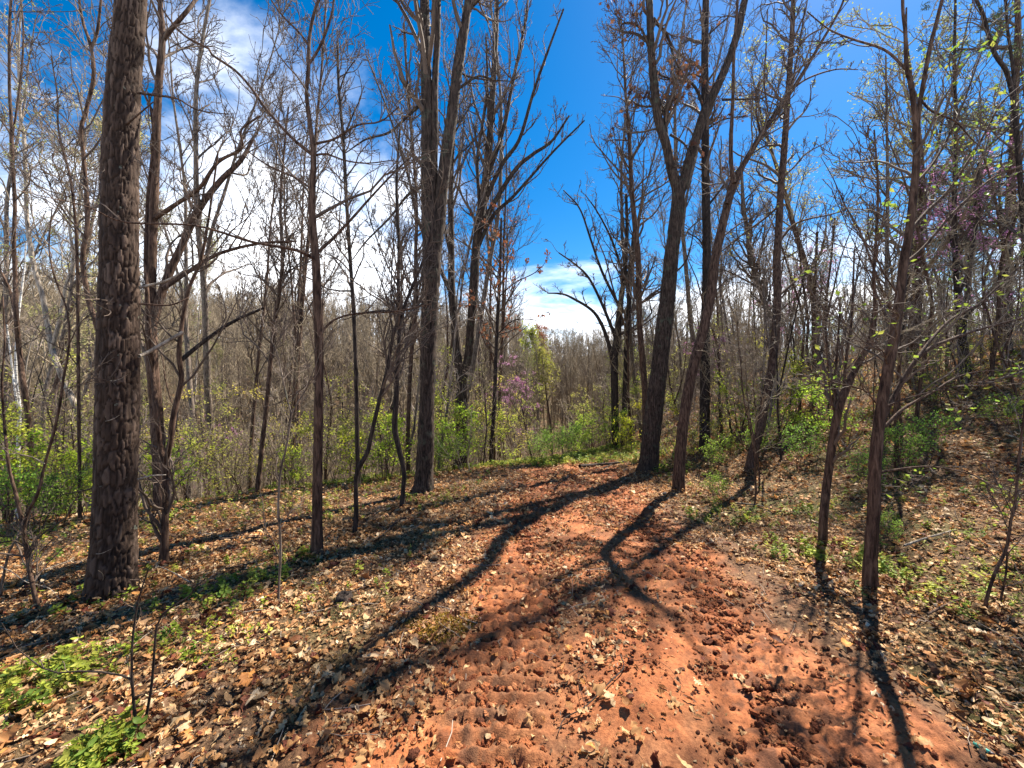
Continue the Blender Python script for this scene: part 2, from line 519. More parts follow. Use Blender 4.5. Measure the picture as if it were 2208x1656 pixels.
M = {
    'pine': pine_mat(),
    'oak': bark_mat('oak_bark', (0.012, 0.009, 0.007), (0.052, 0.036, 0.028), (0.115, 0.082, 0.062), 34, (0.10, 0.12, 0.08)),
    'brown': bark_mat('brown_bark', (0.020, 0.011, 0.008), (0.085, 0.050, 0.034), (0.175, 0.110, 0.078), 40),
    'grey': bark_mat('grey_bark', (0.050, 0.038, 0.030), (0.150, 0.115, 0.090), (0.27, 0.215, 0.175), 40, (0.20, 0.22, 0.16)),
    'pale': bark_mat('pale_bark', (0.12, 0.095, 0.075), (0.30, 0.25, 0.20), (0.45, 0.39, 0.32), 26),
    'dark': bark_mat('dark_bark', (0.012, 0.009, 0.008), (0.040, 0.029, 0.024), (0.085, 0.062, 0.050), 34),
    'orange': bark_mat('peeled_bark', (0.10, 0.05, 0.025), (0.26, 0.13, 0.06), (0.40, 0.27, 0.16), 26),
    'birch': birch_mat(),
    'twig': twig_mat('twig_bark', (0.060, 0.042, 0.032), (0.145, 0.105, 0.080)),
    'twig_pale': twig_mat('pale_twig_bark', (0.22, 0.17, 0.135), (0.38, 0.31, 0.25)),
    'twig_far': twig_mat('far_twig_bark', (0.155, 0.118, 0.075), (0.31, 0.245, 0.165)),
    'litter': leaf_mat('dry_leaf', trans=0.25, rough=0.6, inst=True),
    'moss': leaf_mat('moss', trans=0.2, rough=0.8),
    'weed': leaf_mat('weed_leaf', trans=0.45, rough=0.5, inst=True),
    'fallen': leaf_mat('single_dry_leaf', [(0.0, (0.46, 0.23, 0.09)), (0.2, (0.54, 0.34, 0.16)), (0.38, (0.32, 0.14, 0.05)), (0.55, (0.42, 0.26, 0.13)), (0.72, (0.54, 0.38, 0.21)), (0.86, (0.16, 0.05, 0.03)), (1.0, (0.54, 0.24, 0.07))], 0.2, 0.6, False),
    'green': leaf_mat('spring_leaf', trans=0.5, rough=0.5, tint=[(0.0, (0.75, 0.85, 0.7)), (0.5, (1, 1, 1)), (1.0, (1.25, 1.1, 0.8))]),
    'brownleaf': leaf_mat('withered_leaf', trans=0.3, rough=0.6),
    'blossom': leaf_mat('blossom', trans=0.4, rough=0.6),
    'needle': leaf_mat('needle', trans=0.2, rough=0.5),
    'clod': clod_mat(),
    'ground': ground_mat(),
    'clay': path_mat(),
}
# ------------------------------------------------------------------ ground and path
def grid_faces(nr, nc):
    i = np.arange(nr * nc).reshape(nr, nc)
    return np.stack([i[:-1, :-1], i[:-1, 1:], i[1:, 1:], i[1:, :-1]], -1).reshape(-1, 4)

ys = np.concatenate([np.linspace(-6, 0.4, 26), np.geomspace(0.8, 420, 330)])
cc = np.linspace(-1, 1, 300); cc = cc * (0.55 + 0.45 * cc ** 2)
gy = np.repeat(ys[:, None], len(cc), 1)
gx = cc[None, :] * (np.abs(ys)[:, None] * 1.9 + 9)
gz = terrain(gx, gy)
gm = smooth(1.9, 1.5, np.abs(gx - path_x(gy))) * smooth(14.5, 12.5, gy)
gz = gz - 0.11 * gm
near = smooth(14, 6, gy)
gz = gz + (fbm(gx * 9, gy * 9, 3, 77) - 0.5) * 0.05 * near
ground = obj('ground', mesh_from('ground', np.stack([gx, gy, gz], -1).reshape(-1, 3), [grid_faces(*gx.shape)]), M['ground'])
tag(ground, 'brown forest floor falling away to a wooded valley beyond the track', kind='structure')

py = np.concatenate([np.arange(-1.0, 0.7, 0.03), 0.7 + np.cumsum(np.clip(0.0075 * np.linspace(0.7, 15, 620), 0.011, 0.05))])
py = py[py < 14.6]
pu = np.linspace(-2.0, 2.0, 250)
PY = np.repeat(py[:, None], len(pu), 1); PU = np.repeat(pu[None, :], len(py), 0)
PX = PU + path_x(PY)
ra, rb = rut(PU, PY)
z = path_z(PX, PY)
patchy = smooth(0.42, 0.60, fbm(PX * 1.1, PY * 1.1, 3, 51))
rt = np.clip(ra + rb, 0, 1)
du = np.where(PU < 0, PU + 0.72, PU - 0.78)
lug = np.sin(2 * np.pi * (PY / 0.115 + 1.6 * np.abs(du)) + 5 * fbm(PX * 2, PY * 2, 2, 61))
lugs = smooth(-0.1, 0.7, lug) * smooth(0.30, 0.22, np.abs(du)) * (0.35 + 0.65 * patchy)
z = z + 0.034 * lugs
rough = np.clip(rt * (0.35 + 0.65 * patchy) + 0.30 * smooth(0.5, 0.62, fbm(PX * 2.0, PY * 2.0, 3, 65)), 0, 1)
wx, wy = PX + 0.03 * (fbm(PX * 20, PY * 20, 2, 62) - .5), PY + 0.03 * (fbm(PX * 20 + 9, PY * 20, 2, 62) - .5)
f1, f2, val = cells(wx * 13, wy * 13, 63)
z = z + rough * (0.050 * (val - 0.35) * smooth(0.02, 0.35, f2 - f1))
f1, f2, val2 = cells(wx * 30, wy * 30, 64)
z = z + (0.006 + 0.022 * rough) * (val2 - 0.4) * smooth(0.02, 0.4, f2 - f1) * 1.2
z = z + (fbm(PX * 55, PY * 55, 2, 66) - 0.5) * (0.006 + 0.010 * rough)
z = z - 0.14 * smooth(1.55, 1.95, np.abs(PU) + (fbm(PX * 2.2, PY * 2.2, 3, 66) - 0.5) * 0.3) - 0.14 * smooth(12.8, 14.4, PY)
damp = np.clip(smooth(0.46, 0.60, fbm(PX * 22, PY * 22, 3, 67)) * (0.15 + 0.6 * rt) + 0.15 * (1 - patchy) * rt, 0, 0.75)
humus = np.clip(smooth(1.05, 1.6, np.abs(PU) + (fbm(PX * 1.6, PY * 1.6, 4, 68) - 0.5) * 0.9) + 0.45 * smooth(0.52, 0.68, fbm(PX * 2.4, PY * 2.4, 4, 69)) * (1 - rt)
                + 0.45 * smooth(0.2, -0.5, PU) * smooth(0.42, 0.6, fbm(PX * 1.9, PY * 1.9, 3, 73)), 0, 0.92)
path = obj('path', mesh_from('path', np.stack([PX, PY, z], -1).reshape(-1, 3), [grid_faces(*PX.shape)], attrs={'damp': damp.ravel(), 'humus': humus.ravel()}), M['clay'])
tag(path, 'rutted red clay track strewn with dry leaves running over the crest', kind='structure')

# ------------------------------------------------------------------ leaf litter
def leaf_template(kind, curl=0.3, fold=0.2, rg=None, crumple=0.0, roll=0.0):
    if kind == 'needle': st = [(0, .3), (1, .3)]
    elif kind == 'small': st = [(0, .03), (.5, .30), (1, .02)]
    elif kind == 'lobed': st = [(0, .02), (.15, .28), (.30, .12), (.55, .45), (.68, .13), (1, .02)]
    else:
        n = {'oak': 17, 'oval': 9, 'beech': 9, 'scrap': 6, 'maple': 13}[kind]
        st = []
        for k in range(n):
            t = k / (n - 1)
            if kind == 'oak':
                w = .30 * math.sin(math.pi * min(1, t * 1.02)) ** .6 * (0.50 + 0.55 * t) * (0.72 + 0.42 * math.cos(2 * math.pi * (t * 3.6 - .15)))
            elif kind == 'maple':
                w = .46 * math.sin(math.pi * t ** .75) ** .8 * (0.78 + 0.32 * math.cos(2 * math.pi * (t * 2.6 - .05)))
            elif kind == 'scrap': w = .34 * math.sin(math.pi * t) ** .5 * (rg.uniform(.4, 1.2) if rg is not None else 1)
            elif kind == 'beech': w = .20 * math.sin(math.pi * t) ** .8
            else: w = .29 * math.sin(math.pi * t) ** .75
            st.append((t, max(w, .008)))
    v = []
    for t, w in st:
        y = t - 0.5
        zc = curl * (y * y * 2 - 0.15)
        if roll:
            a = roll * w / .3
            v += [(-w * math.cos(a * .7), y, zc + abs(w) * math.sin(a)), (0, y, zc), (w * math.cos(a * .7), y, zc + abs(w) * math.sin(a * 1.2))]
        else: v += [(-w, y, zc + fold * w), (0, y, zc), (w, y, zc + fold * w * 0.9)]
    v = np.array(v, float)
    if crumple and rg is not None:
        v[:, 2] += rg.normal(0, crumple, len(v)); v[:, :2] += rg.normal(0, crumple * .25, (len(v), 2))
    q = []
    for i in range(len(st) - 1):
        a = 3 * i
        q += [(a, a + 1, a + 4, a + 3), (a + 1, a + 2, a + 5, a + 4)]
    return v, np.array(q)

def scatter_leaves(tmpl, pos, size, yaw, tilt, tdir, roll=None):
    """many leaves in one set of arrays; tilt leans each leaf about a level axis"""
    v, q = tmpl
    n = len(pos)
    c, s = np.cos(yaw), np.sin(yaw)
    Rz = np.zeros((n, 3, 3)); Rz[:, 0, 0] = c; Rz[:, 0, 1] = -s; Rz[:, 1, 0] = s; Rz[:, 1, 1] = c; Rz[:, 2, 2] = 1
    ax = np.stack([np.cos(tdir), np.sin(tdir), np.zeros(n)], -1)
    K = np.zeros((n, 3, 3)); K[:, 0, 2] = ax[:, 1]; K[:, 1, 2] = -ax[:, 0]; K[:, 2, 0] = -ax[:, 1]; K[:, 2, 1] = ax[:, 0]
    Rt = np.eye(3)[None] + np.sin(tilt)[:, None, None] * K + (1 - np.cos(tilt))[:, None, None] * (K @ K)
    Rm = Rt @ Rz
    sz = np.asarray(size); sz = sz[:, None] * np.ones(3) if sz.ndim == 1 else sz
    V = np.einsum('nij,nvj->nvi', Rm, v[None] * sz[:, None, :]) + pos[:, None, :]
    Q = q[None] + (np.arange(n) * len(v))[:, None, None]
    return V.reshape(-1, 3), Q.reshape(-1, q.shape[1]), np.repeat(np.arange(n), len(v))

DRY = np.array([[.52, .30, .14], [.60, .40, .21], [.42, .21, .085], [.66, .50, .31], [.34, .18, .085], [.20, .085, .04], [.13, .040, .025], [.48, .31, .17], [.56, .28, .09], [.30, .185, .11], [.74, .60, .42]])
DRY = DRY * np.array([1.05, 1.01, .97])
DRYP = np.array([.14, .14, .12, .11, .11, .10, .08, .08, .04, .05, .03])

def litter_spots(n, y0, y1, wide=1.5):
    """n points uniform over the strip of ground in view between two distances, thinned on the bare track"""
    Y = np.sqrt(rng.uniform(y0 * abs(y0), y1 * y1, n)) if y0 >= 0 else rng.uniform(y0, y1, n)
    X = rng.uniform(-1, 1, n) * (wide * np.abs(Y) + 0.9)
    pm = path_mask(X, Y)
    u = X - path_x(Y)
    a, b = rut(u, Y)
    patch = smooth(0.42, 0.62, fbm(X * 1.5, Y * 1.5, 4, 91))
    farther = smooth(4, 9, Y)
    keep_p = (0.20 + 0.85 * patch + 0.10 * farther) * (1 - 0.62 * np.clip(a + b, 0, 1) * (1 - 0.5 * farther)) * np.where(u < -0.25, 1.5, 1.0)
    keep = 1 - pm * (1 - np.clip(keep_p, 0, 1))
    keep *= 0.55 + 0.45 * smooth(0.35, 0.55, fbm(X * 0.7, Y * 0.7, 3, 95))
    k = rng.uniform(size=n) < keep
    return X[k], Y[k]

rt_ = np.random.default_rng(70)
LT = []
for k, (kd, cu, fo, cr, ro) in enumerate([('oak', .3, .2, .05, 0), ('oak', -.4, .4, .07, 0), ('oak', .6, -.3, .06, 0), ('maple', .2, .3, .08, 0), ('maple', -.5, .2, .08, 0), ('oval', .5, .3, .04, 0), ('oval', -.3, .6, .05, 0),
        ('oak', .3, 0, .05, 1.3), ('oval', .2, 0, .03, 1.9), ('beech', .5, .3, .03, 0), ('beech', -.4, .5, .04, .8), ('scrap', .3, .3, .10, 0), ('scrap', -.3, -.2, .12, 0), ('scrap', .5, .5, .08, 1.0), ('beech', .2, 0, .03, 2.2), ('oak', -.6, .5, .09, .7)]):
    v, q = leaf_template(kd, cu, fo, rt_, cr, ro)
    LT.append((mesh_from('dry_leaf', v, [q], True), M['litter']))
LP, LR, LS, LI, LC = [], [], [], [], []
def add_litter(n, y0, y1, s0, s1, lift, tilt, kinds, wide=1.5):
    X, Y = litter_spots(n, y0, y1, wide); m = len(X)
    LP.append(np.stack([X, Y, surf(X, Y) + rng.uniform(0.004, 1, m) ** 1.3 * lift], -1))
    LR.append(np.stack([rng.normal(0, tilt, m), rng.normal(0, tilt, m), rng.uniform(0, 6.283, m)], -1))
    s = np.clip(np.exp(rng.normal(0, .32, m)) * rng.uniform(s0, s1, m), .015, .16)
    LS.append(np.stack([s * rng.uniform(.75, 1.15, m), s, s * rng.uniform(.5, 1.4, m)], -1))
    LI.append(rng.choice(kinds, m))
    tone = 0.75 + 0.5 * fbm(X * 1.2, Y * 1.2, 3, 99)
    LC.append(DRY[rng.choice(len(DRY), m, p=DRYP)] * (rng.uniform(.6, 1.2, m) * tone)[:, None])
WHOLE = [0, 1, 2, 3, 4, 5, 6, 7, 8, 9, 10, 14, 15]
add_litter(26000, 0.0, 5.2, .034, .066, .040, .30, WHOLE)
add_litter(60000, 0.3, 5.2, .014, .034, .028, .50, [9, 10, 11, 12, 13, 14])
add_litter(3000, -3.0, 0.8, .05, .09, .03, .4, WHOLE, 2.0)
add_litter(80000, 5.2, 11.0, .040, .072, .05, .40, WHOLE)
add_litter(90000, 11.0, 27.0, .07, .12, .06, .5, [0, 3, 5, 9, 11, 13], 1.5)
# the largest fallen leaves near the camera, one object each
leaf_meshes = []
for k in range(8):
    v, q = leaf_template(['oak', 'maple', 'oak', 'oak'][k % 4], (-.5, .3, .5, -.3)[k % 4], (.3, -.2, .4, .15)[(k * 3) % 4], rt_, .04, .6 if k > 5 else 0)
    v[:, 2] += 0.06 * np.sin(v[:, 1] * 9 + k) + 0.05 * np.sin(v[:, 0] * 14 + k * 2)
    st = np.array([[-.015, -.5, v[1, 2]], [.015, -.5, v[1, 2]], [.012, -.82, v[1, 2] + .05], [-.012, -.82, v[1, 2] + .05]])
    me = mesh_from('leaf', np.vstack([v, st]), [np.vstack([q, [[len(v), len(v) + 1, len(v) + 2, len(v) + 3]]])], True)
    me.materials.append(M['fallen']); leaf_meshes.append(me)
LX, LY = litter_spots(1500, 1.45, 3.6, 1.35)
order = np.argsort(LY + rng.uniform(0, 0.6, len(LY)))[:300]
for i in order:
    x, y = float(LX[i]), float(LY[i])
    o = obj('leaf', leaf_meshes[int(rng.integers(0, 8))], None, ground)
    s = float(np.clip(rng.normal(0.085, 0.018), 0.05, 0.12))
    o.location = (x, y, float(surf(x, y)) + float(rng.uniform(0.022, 0.045)))
    o.rotation_euler = (float(rng.normal(0, 0.28)), float(rng.normal(0, 0.28)), float(rng.uniform(0, 6.28)))
    o.scale = (s * float(rng.uniform(0.8, 1.1)), s, s * float(rng.choice([-1, 1])) * float(rng.uniform(0.6, 1.3)))

# crumbled clay: loose clods thrown up by tyres
def clods():
    rg = np.random.default_rng(81)
    tms = []
    for k in range(6):
        nl, nn = 4, 7
        a = np.arange(nn) / nn * 2 * np.pi
        rows = [np.stack([np.cos(a) * r * rg.uniform(.65, 1.2, nn), np.sin(a) * r * rg.uniform(.65, 1.2, nn), np.full(nn, h) + rg.uniform(-.16, .16, nn)], -1) for r, h in ((.42, -.35), (.55, 0), (.42, .32), (.10, .5))]
        V = np.stack(rows); ii = np.arange(nl * nn).reshape(nl, nn); nx = np.roll(ii, -1, 1)
        Q = np.stack([ii[:-1], nx[:-1], nx[1:], ii[1:]], -1).reshape(-1, 4)
        tms.append((mesh_from('clod', V.reshape(-1, 3), [Q], k % 2 == 0), M['clod']))
    n = 220000
    Y = rg.uniform(.5, 12.5, n) * rg.uniform(.5, 1, n) + .2; U = rg.uniform(-1.7, 1.7, n); X = U + path_x(Y)
    a, b = rut(U, Y)
    patch = smooth(0.40, 0.60, fbm(X * 1.1, Y * 1.1, 3, 51))
    tread = .35 + .65 * (np.sin(2 * np.pi * (Y / 0.115 + 1.6 * np.abs(np.where(U < 0, U + .72, U - .78)))) > -.1)
    clump = smooth(.45, .62, fbm(X * 6, Y * 6, 3, 85))
    pr = np.clip(1.25 * (a + b) * tread * (.3 + .7 * patch) * (.25 + .75 * clump) + .14 * clump, 0, 1) * path_mask(X, Y)
    ok = rg.uniform(size=n) < pr
    X, Y, a, b = X[ok], Y[ok], a[ok], b[ok]; n = len(X)
    s = np.clip(np.exp(rg.normal(0, .55, n)) * (.009 + .010 * (a + b)), .004, .055) * (1 + .06 * Y)
    col = np.array([[.36, .125, .05], [.28, .09, .036], [.46, .19, .085], [.20, .062, .028], [.13, .045, .024]])[rg.choice(5, n, p=[.3, .25, .2, .15, .10])] * rg.uniform(.75, 1.15, (n, 1))
    o = scatter('clay_clods', np.stack([X, Y, path_z(X, Y) + s * .15], -1), rg.uniform(0, 6.28, (n, 3)) * [.15, .15, 1], s[:, None] * rg.uniform(.6, 1.3, (n, 3)) * [1, 1, .8], rg.integers(0, 6, n), col, tms)
    tag(o, 'crumbled red clay clods thrown up in the wheel ruts', kind='stuff')
clods()

# twig litter: short dead sticks among the leaves
n = 2600
X, Y = litter_spots(n, 0.8, 9.0, 1.45); n = len(X)
P = np.empty((n, 4, 3)); a = rng.uniform(0, 6.28, n); L = rng.uniform(0.05, 0.28, n)
for k in range(4):
    x = X + np.cos(a) * L * (k / 3 - .5) + rng.normal(0, .006, n); y = Y + np.sin(a) * L * (k / 3 - .5) + rng.normal(0, .006, n)
    P[:, k] = np.stack([x, y, surf(x, y) + rng.uniform(0.01, 0.04, n)], -1)
tv, tq = tube_arrays(P, np.repeat(rng.uniform(0.0012, 0.0032, n)[:, None], 4, 1), 3)
tag(obj('twig_litter', mesh_from('twig_litter', tv, [tq]), M['twig_pale']), 'thin broken twigs scattered through the leaf litter', kind='stuff')

# low green weeds in the litter
def weeds():
    vs_, qs_, cs_, off = [], [], [], 0
    clumps = [(60, 1480, .34, 120), (210, 1640, .14, 70), (330, 1400, .30, 26), (450, 1400, .35, 26), (520, 1270, .35, 60), (250, 1270, .25, 24), (660, 1205, .16, 30), (90, 1500, .3, 30),
              (930, 1080, .5, 40), (1560, 1120, .5, 60), (1680, 1120, .5, 40), (1700, 1190, .35, 36), (1900, 1230, .25, 46), (2060, 1300, .3, 26), (2190, 1260, .3, 24), (1800, 1190, .3, 40), (2000, 1050, .9, 60), (2080, 1180, .6, 30), (1830, 1100, .6, 40), (620, 1115, .7, 20), (300, 1160, .9, 50), (80, 1160, 1., 70), (450, 1110, 1., 50)]
    pts = []
    for px, py, rad, k in clumps:
        x, y, z_ = hit(px, py)
        r = rad * np.sqrt(rng.uniform(0, 1, k)); t = rng.uniform(0, 6.28, k)
        pts.append(np.stack([x + r * np.cos(t), y + r * np.sin(t)], -1))
    k = 9000
    Y = np.sqrt(rng.uniform(9, 15 ** 2, k)); X = rng.uniform(-1.45, 1.45, k) * Y
    u = np.abs(X - path_x(Y)); ok = (u > 1.9) & (rng.uniform(size=k) < 0.15 + 0.85 * smooth(0.45, 0.62, fbm(X * .6, Y * .6, 3, 120)))
    pts.append(np.stack([X[ok], Y[ok]], -1))
    k = 1800
    Y = rng.uniform(10.5, 17, k); X = path_x(Y) + rng.normal(0, 1.6, k)
    pts.append(np.stack([X, Y], -1))
    p = np.concatenate(pts)
    stalk_h = rng.uniform(0.04, 0.12, len(p)) * np.where(p[:, 1] > 9, 1.8, 1.0)
    base = np.stack([p[:, 0], p[:, 1], surf(p[:, 0], p[:, 1])], -1)
    g = np.array([[.26, .34, .045], [.38, .44, .06], [.18, .28, .05], [.46, .48, .09]])
    tms = []
    for i in range(5):
        rg = np.random.default_rng(60 + i); n = [12, 16, 10, 18, 14][i]
        t = rg.uniform(0, 6.28, n); f = np.linspace(.25, 1, n)
        pos_ = np.stack([np.cos(t) * .30 * (1.25 - f * .7), np.sin(t) * .30 * (1.25 - f * .7), f], -1)
        V, Q, own = scatter_leaves(leaf_template('oval' if i % 2 else 'beech', .3, .3), pos_, rg.uniform(.20, .40, n), t - np.pi / 2, rg.uniform(0, .6, n), rg.uniform(0, 6.28, n))
        sv, sq = tube_arrays(np.array([[[0, 0, -.2], [.02, .01, .5], [0, .02, 1.]]]), np.full((1, 3), .015), 3)
        tms.append((mesh_from('weed', np.vstack([V, sv]), [Q, sq + len(V)], True), M['weed']))
    n = len(p)
    s = stalk_h * rng.uniform(.7, 1.3, n)
    o = scatter('ground_cover', base, np.stack([rng.normal(0, .25, n), rng.normal(0, .25, n), rng.uniform(0, 6.28, n)], -1), np.repeat(s[:, None], 3, 1), rng.integers(0, 5, n), g[rng.integers(0, 4, n)] * rng.uniform(.7, 1.25, (n, 1)), tms)
    tag(o, 'small bright green weeds sprouting through the dry leaves', kind='stuff')
weeds()
# ------------------------------------------------------------------ tree building
def resample(line, n):
    """(k,4) -> (n,4) evenly along"""
    d = np.concatenate([[0], np.cumsum(np.linalg.norm(np.diff(line[:, :3], axis=0), axis=1))])
    t = np.linspace(0, d[-1], n)
    return np.stack([np.interp(t, d, line[:, c]) for c in range(line.shape[1])], -1)

def stem_mesh(stems, amp=0.10, cell=0.05, sides_min=8, step=0.07, seed=1, flare=0.35, attrs=False, sides_max=34, res=.022, aspect=2.6):
    parts, pl, ti = [], [], []
    for si, line in enumerate(stems):
        l = spline(line, step if si == 0 else max(step, .05))
        n = len(l); R = l[:, 3]
        rmean = float(np.percentile(R, 80))
        sides = int(np.clip(2 * np.pi * rmean / res, sides_min, sides_max))
        s = np.concatenate([[0], np.cumsum(np.linalg.norm(np.diff(l[:, :3], axis=0), axis=1))])
        nc = max(5, int(round(2 * np.pi * rmean / cell)))
        A = np.arange(sides) / sides
        gx, gy = np.meshgrid(A * nc, s / (cell * aspect) + 7 * si)
        # long meandering furrows, broken across into plates
        wx = gx + 0.9 * (wnoise(gx * 1.0, gy * 0.8, nc, seed + 3) - .5)
        f1, f2, val = cells(wx, gy + .5 * (wnoise(gx * 2, gy * 2, nc * 2, seed + 6) - .5), seed + si * 13, nc)
        rid = np.abs(2 * wnoise(wx * 1.0, gy * .55, nc, seed + 8) - 1)
        rid2 = np.abs(2 * wnoise(wx * 2.0, gy * 1.1, nc * 2, seed + 9) - 1)
        groove = smooth(0.0, 0.22, f2 - f1) * (0.35 + 0.65 * smooth(0.02, 0.26, rid)) * (0.75 + 0.25 * smooth(0.0, 0.25, rid2))
        fine_ = wnoise(gx * 4, gy * 3, nc * 4, seed + 11) - .5
        per = np.cos(2 * np.pi * A)[None, :], np.sin(2 * np.pi * A)[None, :]
        low = fbm(per[0] * 1.3 + 5 + 0 * gy, per[1] * 1.3 + s[:, None] * 1.1, 3, seed + 40) - 0.5
        d = 1 + amp * (groove - 0.75) + 0.35 * amp * (val - 0.5) * groove + 0.22 * amp * fine_ + 0.10 * low
        if si == 0 and flare:
            fl = np.exp(-np.maximum(s - 0.12, 0) / 0.16)[:, None]
            d = d * (1 + flare * fl * (1 + 0.45 * np.cos(2 * np.pi * A[None, :] * 5 + seed) + 0.3 * np.cos(2 * np.pi * A[None, :] * 3 + 2 * seed)))
        V, Q = tube_arrays(l[None, :, :3], R[None], sides, 0.3 * si, d[None])
        parts.append((V, Q)); pl.append(groove.ravel()); ti.append(val.ravel())
    v, q = merge(parts)
    return v, q, ({'plate': np.concatenate(pl), 'tint': np.concatenate(ti)} if attrs else None)

def px_stem(pts, Y, lean=0.0, wob=0.0, rg=rng):
    out = []
    hs = [p[1] for p in pts]
    for i, p in enumerate(pts):
        h = (hs[0] - p[1]) / F_PX
        y = Y * (1 + lean * h) + (wob * rg.normal() if i else 0)
        xyz = at(p[0], p[1], y)
        out.append([*xyz, p[2] * y / F_PX * math.cos(math.atan((p[0] - CX) / F_PX))])
    return np.array(out)

def extend(line, length, tip=0.3, wig=0.10, rg=rng, up=0.15):
    p = line[-1, :3].copy(); r0 = line[-1, 3]
    d = nrm(line[-1, :3] - line[-2, :3]); n = max(3, int(length / 0.8)); out = [line]
    for k in range(n):
        d = nrm(d + wig * rg.normal(size=3) + np.array([0, 0, up * 0.3]))
        p = p + d * length / n
        out.append(np.array([[*p, r0 * (1 - (1 - tip) * (k + 1) / n)]]))
    return np.vstack(out)

CLEAR = True
def keep_clear(P, R):
    """no twig pokes at the camera"""
    if not CLEAR: return P, R
    near = (np.linalg.norm(P - np.array([0, 0, EYE]), axis=-1).min(1) < 1.25) | ((P[:, :, 1].min(1) < 1.6) & (np.abs(P[:, :, 0]).min(1) < 1.8) & (P[:, :, 1].max(1) > 0.2))
    return P[~near], R[~near]

def crown_parts(parents, spec, rg, seg=(7, 5, 4, 3), sides=(5, 4, 3, 3)):
    """parents (M,12,4); returns tube arrays of limbs, branches, twigs and the finest polylines"""
    P, R = parents[:, :, :3], parents[:, :, 3]
    sets = []
    rmin = spec.get('rmin', 0.004)
    c1 = sprout(P, R, spec['n1'], spec.get('t', (0.35, 0.98)), spec['l1'], spec.get('a1', (0.6, 1.1)), seg[0], spec.get('wig', .2), spec.get('up', .25), 0.5, rmin * 1.6, .3, rg=rg)
    c1 = keep_clear(*c1); sets.append((c1, sides[0]))
    last = c1
    # second level grows on limbs and on any traced limbs
    for lev, (nk, lk) in enumerate((('n2', 'l2'), ('n3', 'l3'), ('n4', 'l4'))):
        if not spec.get(nk) or len(last[0]) == 0: break
        c = sprout(last[0], last[1], spec[nk] * len(last[0]), (0.18, 1.0), spec.get(lk, (0.28, 0.55)), (0.45, 1.05), seg[lev + 1], spec.get('wig', .2) * 1.15, spec.get('up', .25) * .6, 0.6, rmin * (1.25, 1.0, 0.85)[lev], .4, rel=True, rg=rg)
        c = keep_clear(*c); sets.append((c, sides[lev + 1])); last = c
    return [tube_arrays(c[0], c[1], s) for c, s in sets if len(c[0])], last, sets

def leaf_cloud(tw, n, size, cols, tmpl='small', aspect=1.0, rg=rng, droop=0.4, spread=0.03, trange=(0.3, 1.0), clump=None):
    P = tw[0]
    if len(P) == 0: return None
    m = rg.integers(0, len(P), n) if clump is None else rg.choice(clump[1], n) 
    f = rg.uniform(*trange, n) * (P.shape[1] - 1.001); i = f.astype(int); w = (f - i)[:, None]
    p = P[m, i] * (1 - w) + P[m, i + 1] * w + rg.normal(0, spread, (n, 3))
    p[:, 2] -= droop * size[0] * 0.3
    s = rg.uniform(size[0], size[1], n)
    V, Q, own = scatter_leaves(leaf_template(tmpl, .25, .3), p, np.stack([s * aspect, s, s], -1), rg.uniform(0, 6.28, n), rg.uniform(0, 1.5, n) if droop < .9 else rg.normal(1.45, .25, n), rg.uniform(0, 6.28, n))
    cols = np.array(cols); c = cols[rg.integers(0, len(cols), n)] * rg.uniform(.75, 1.2, (n, 1))
    return V, Q, c[own]

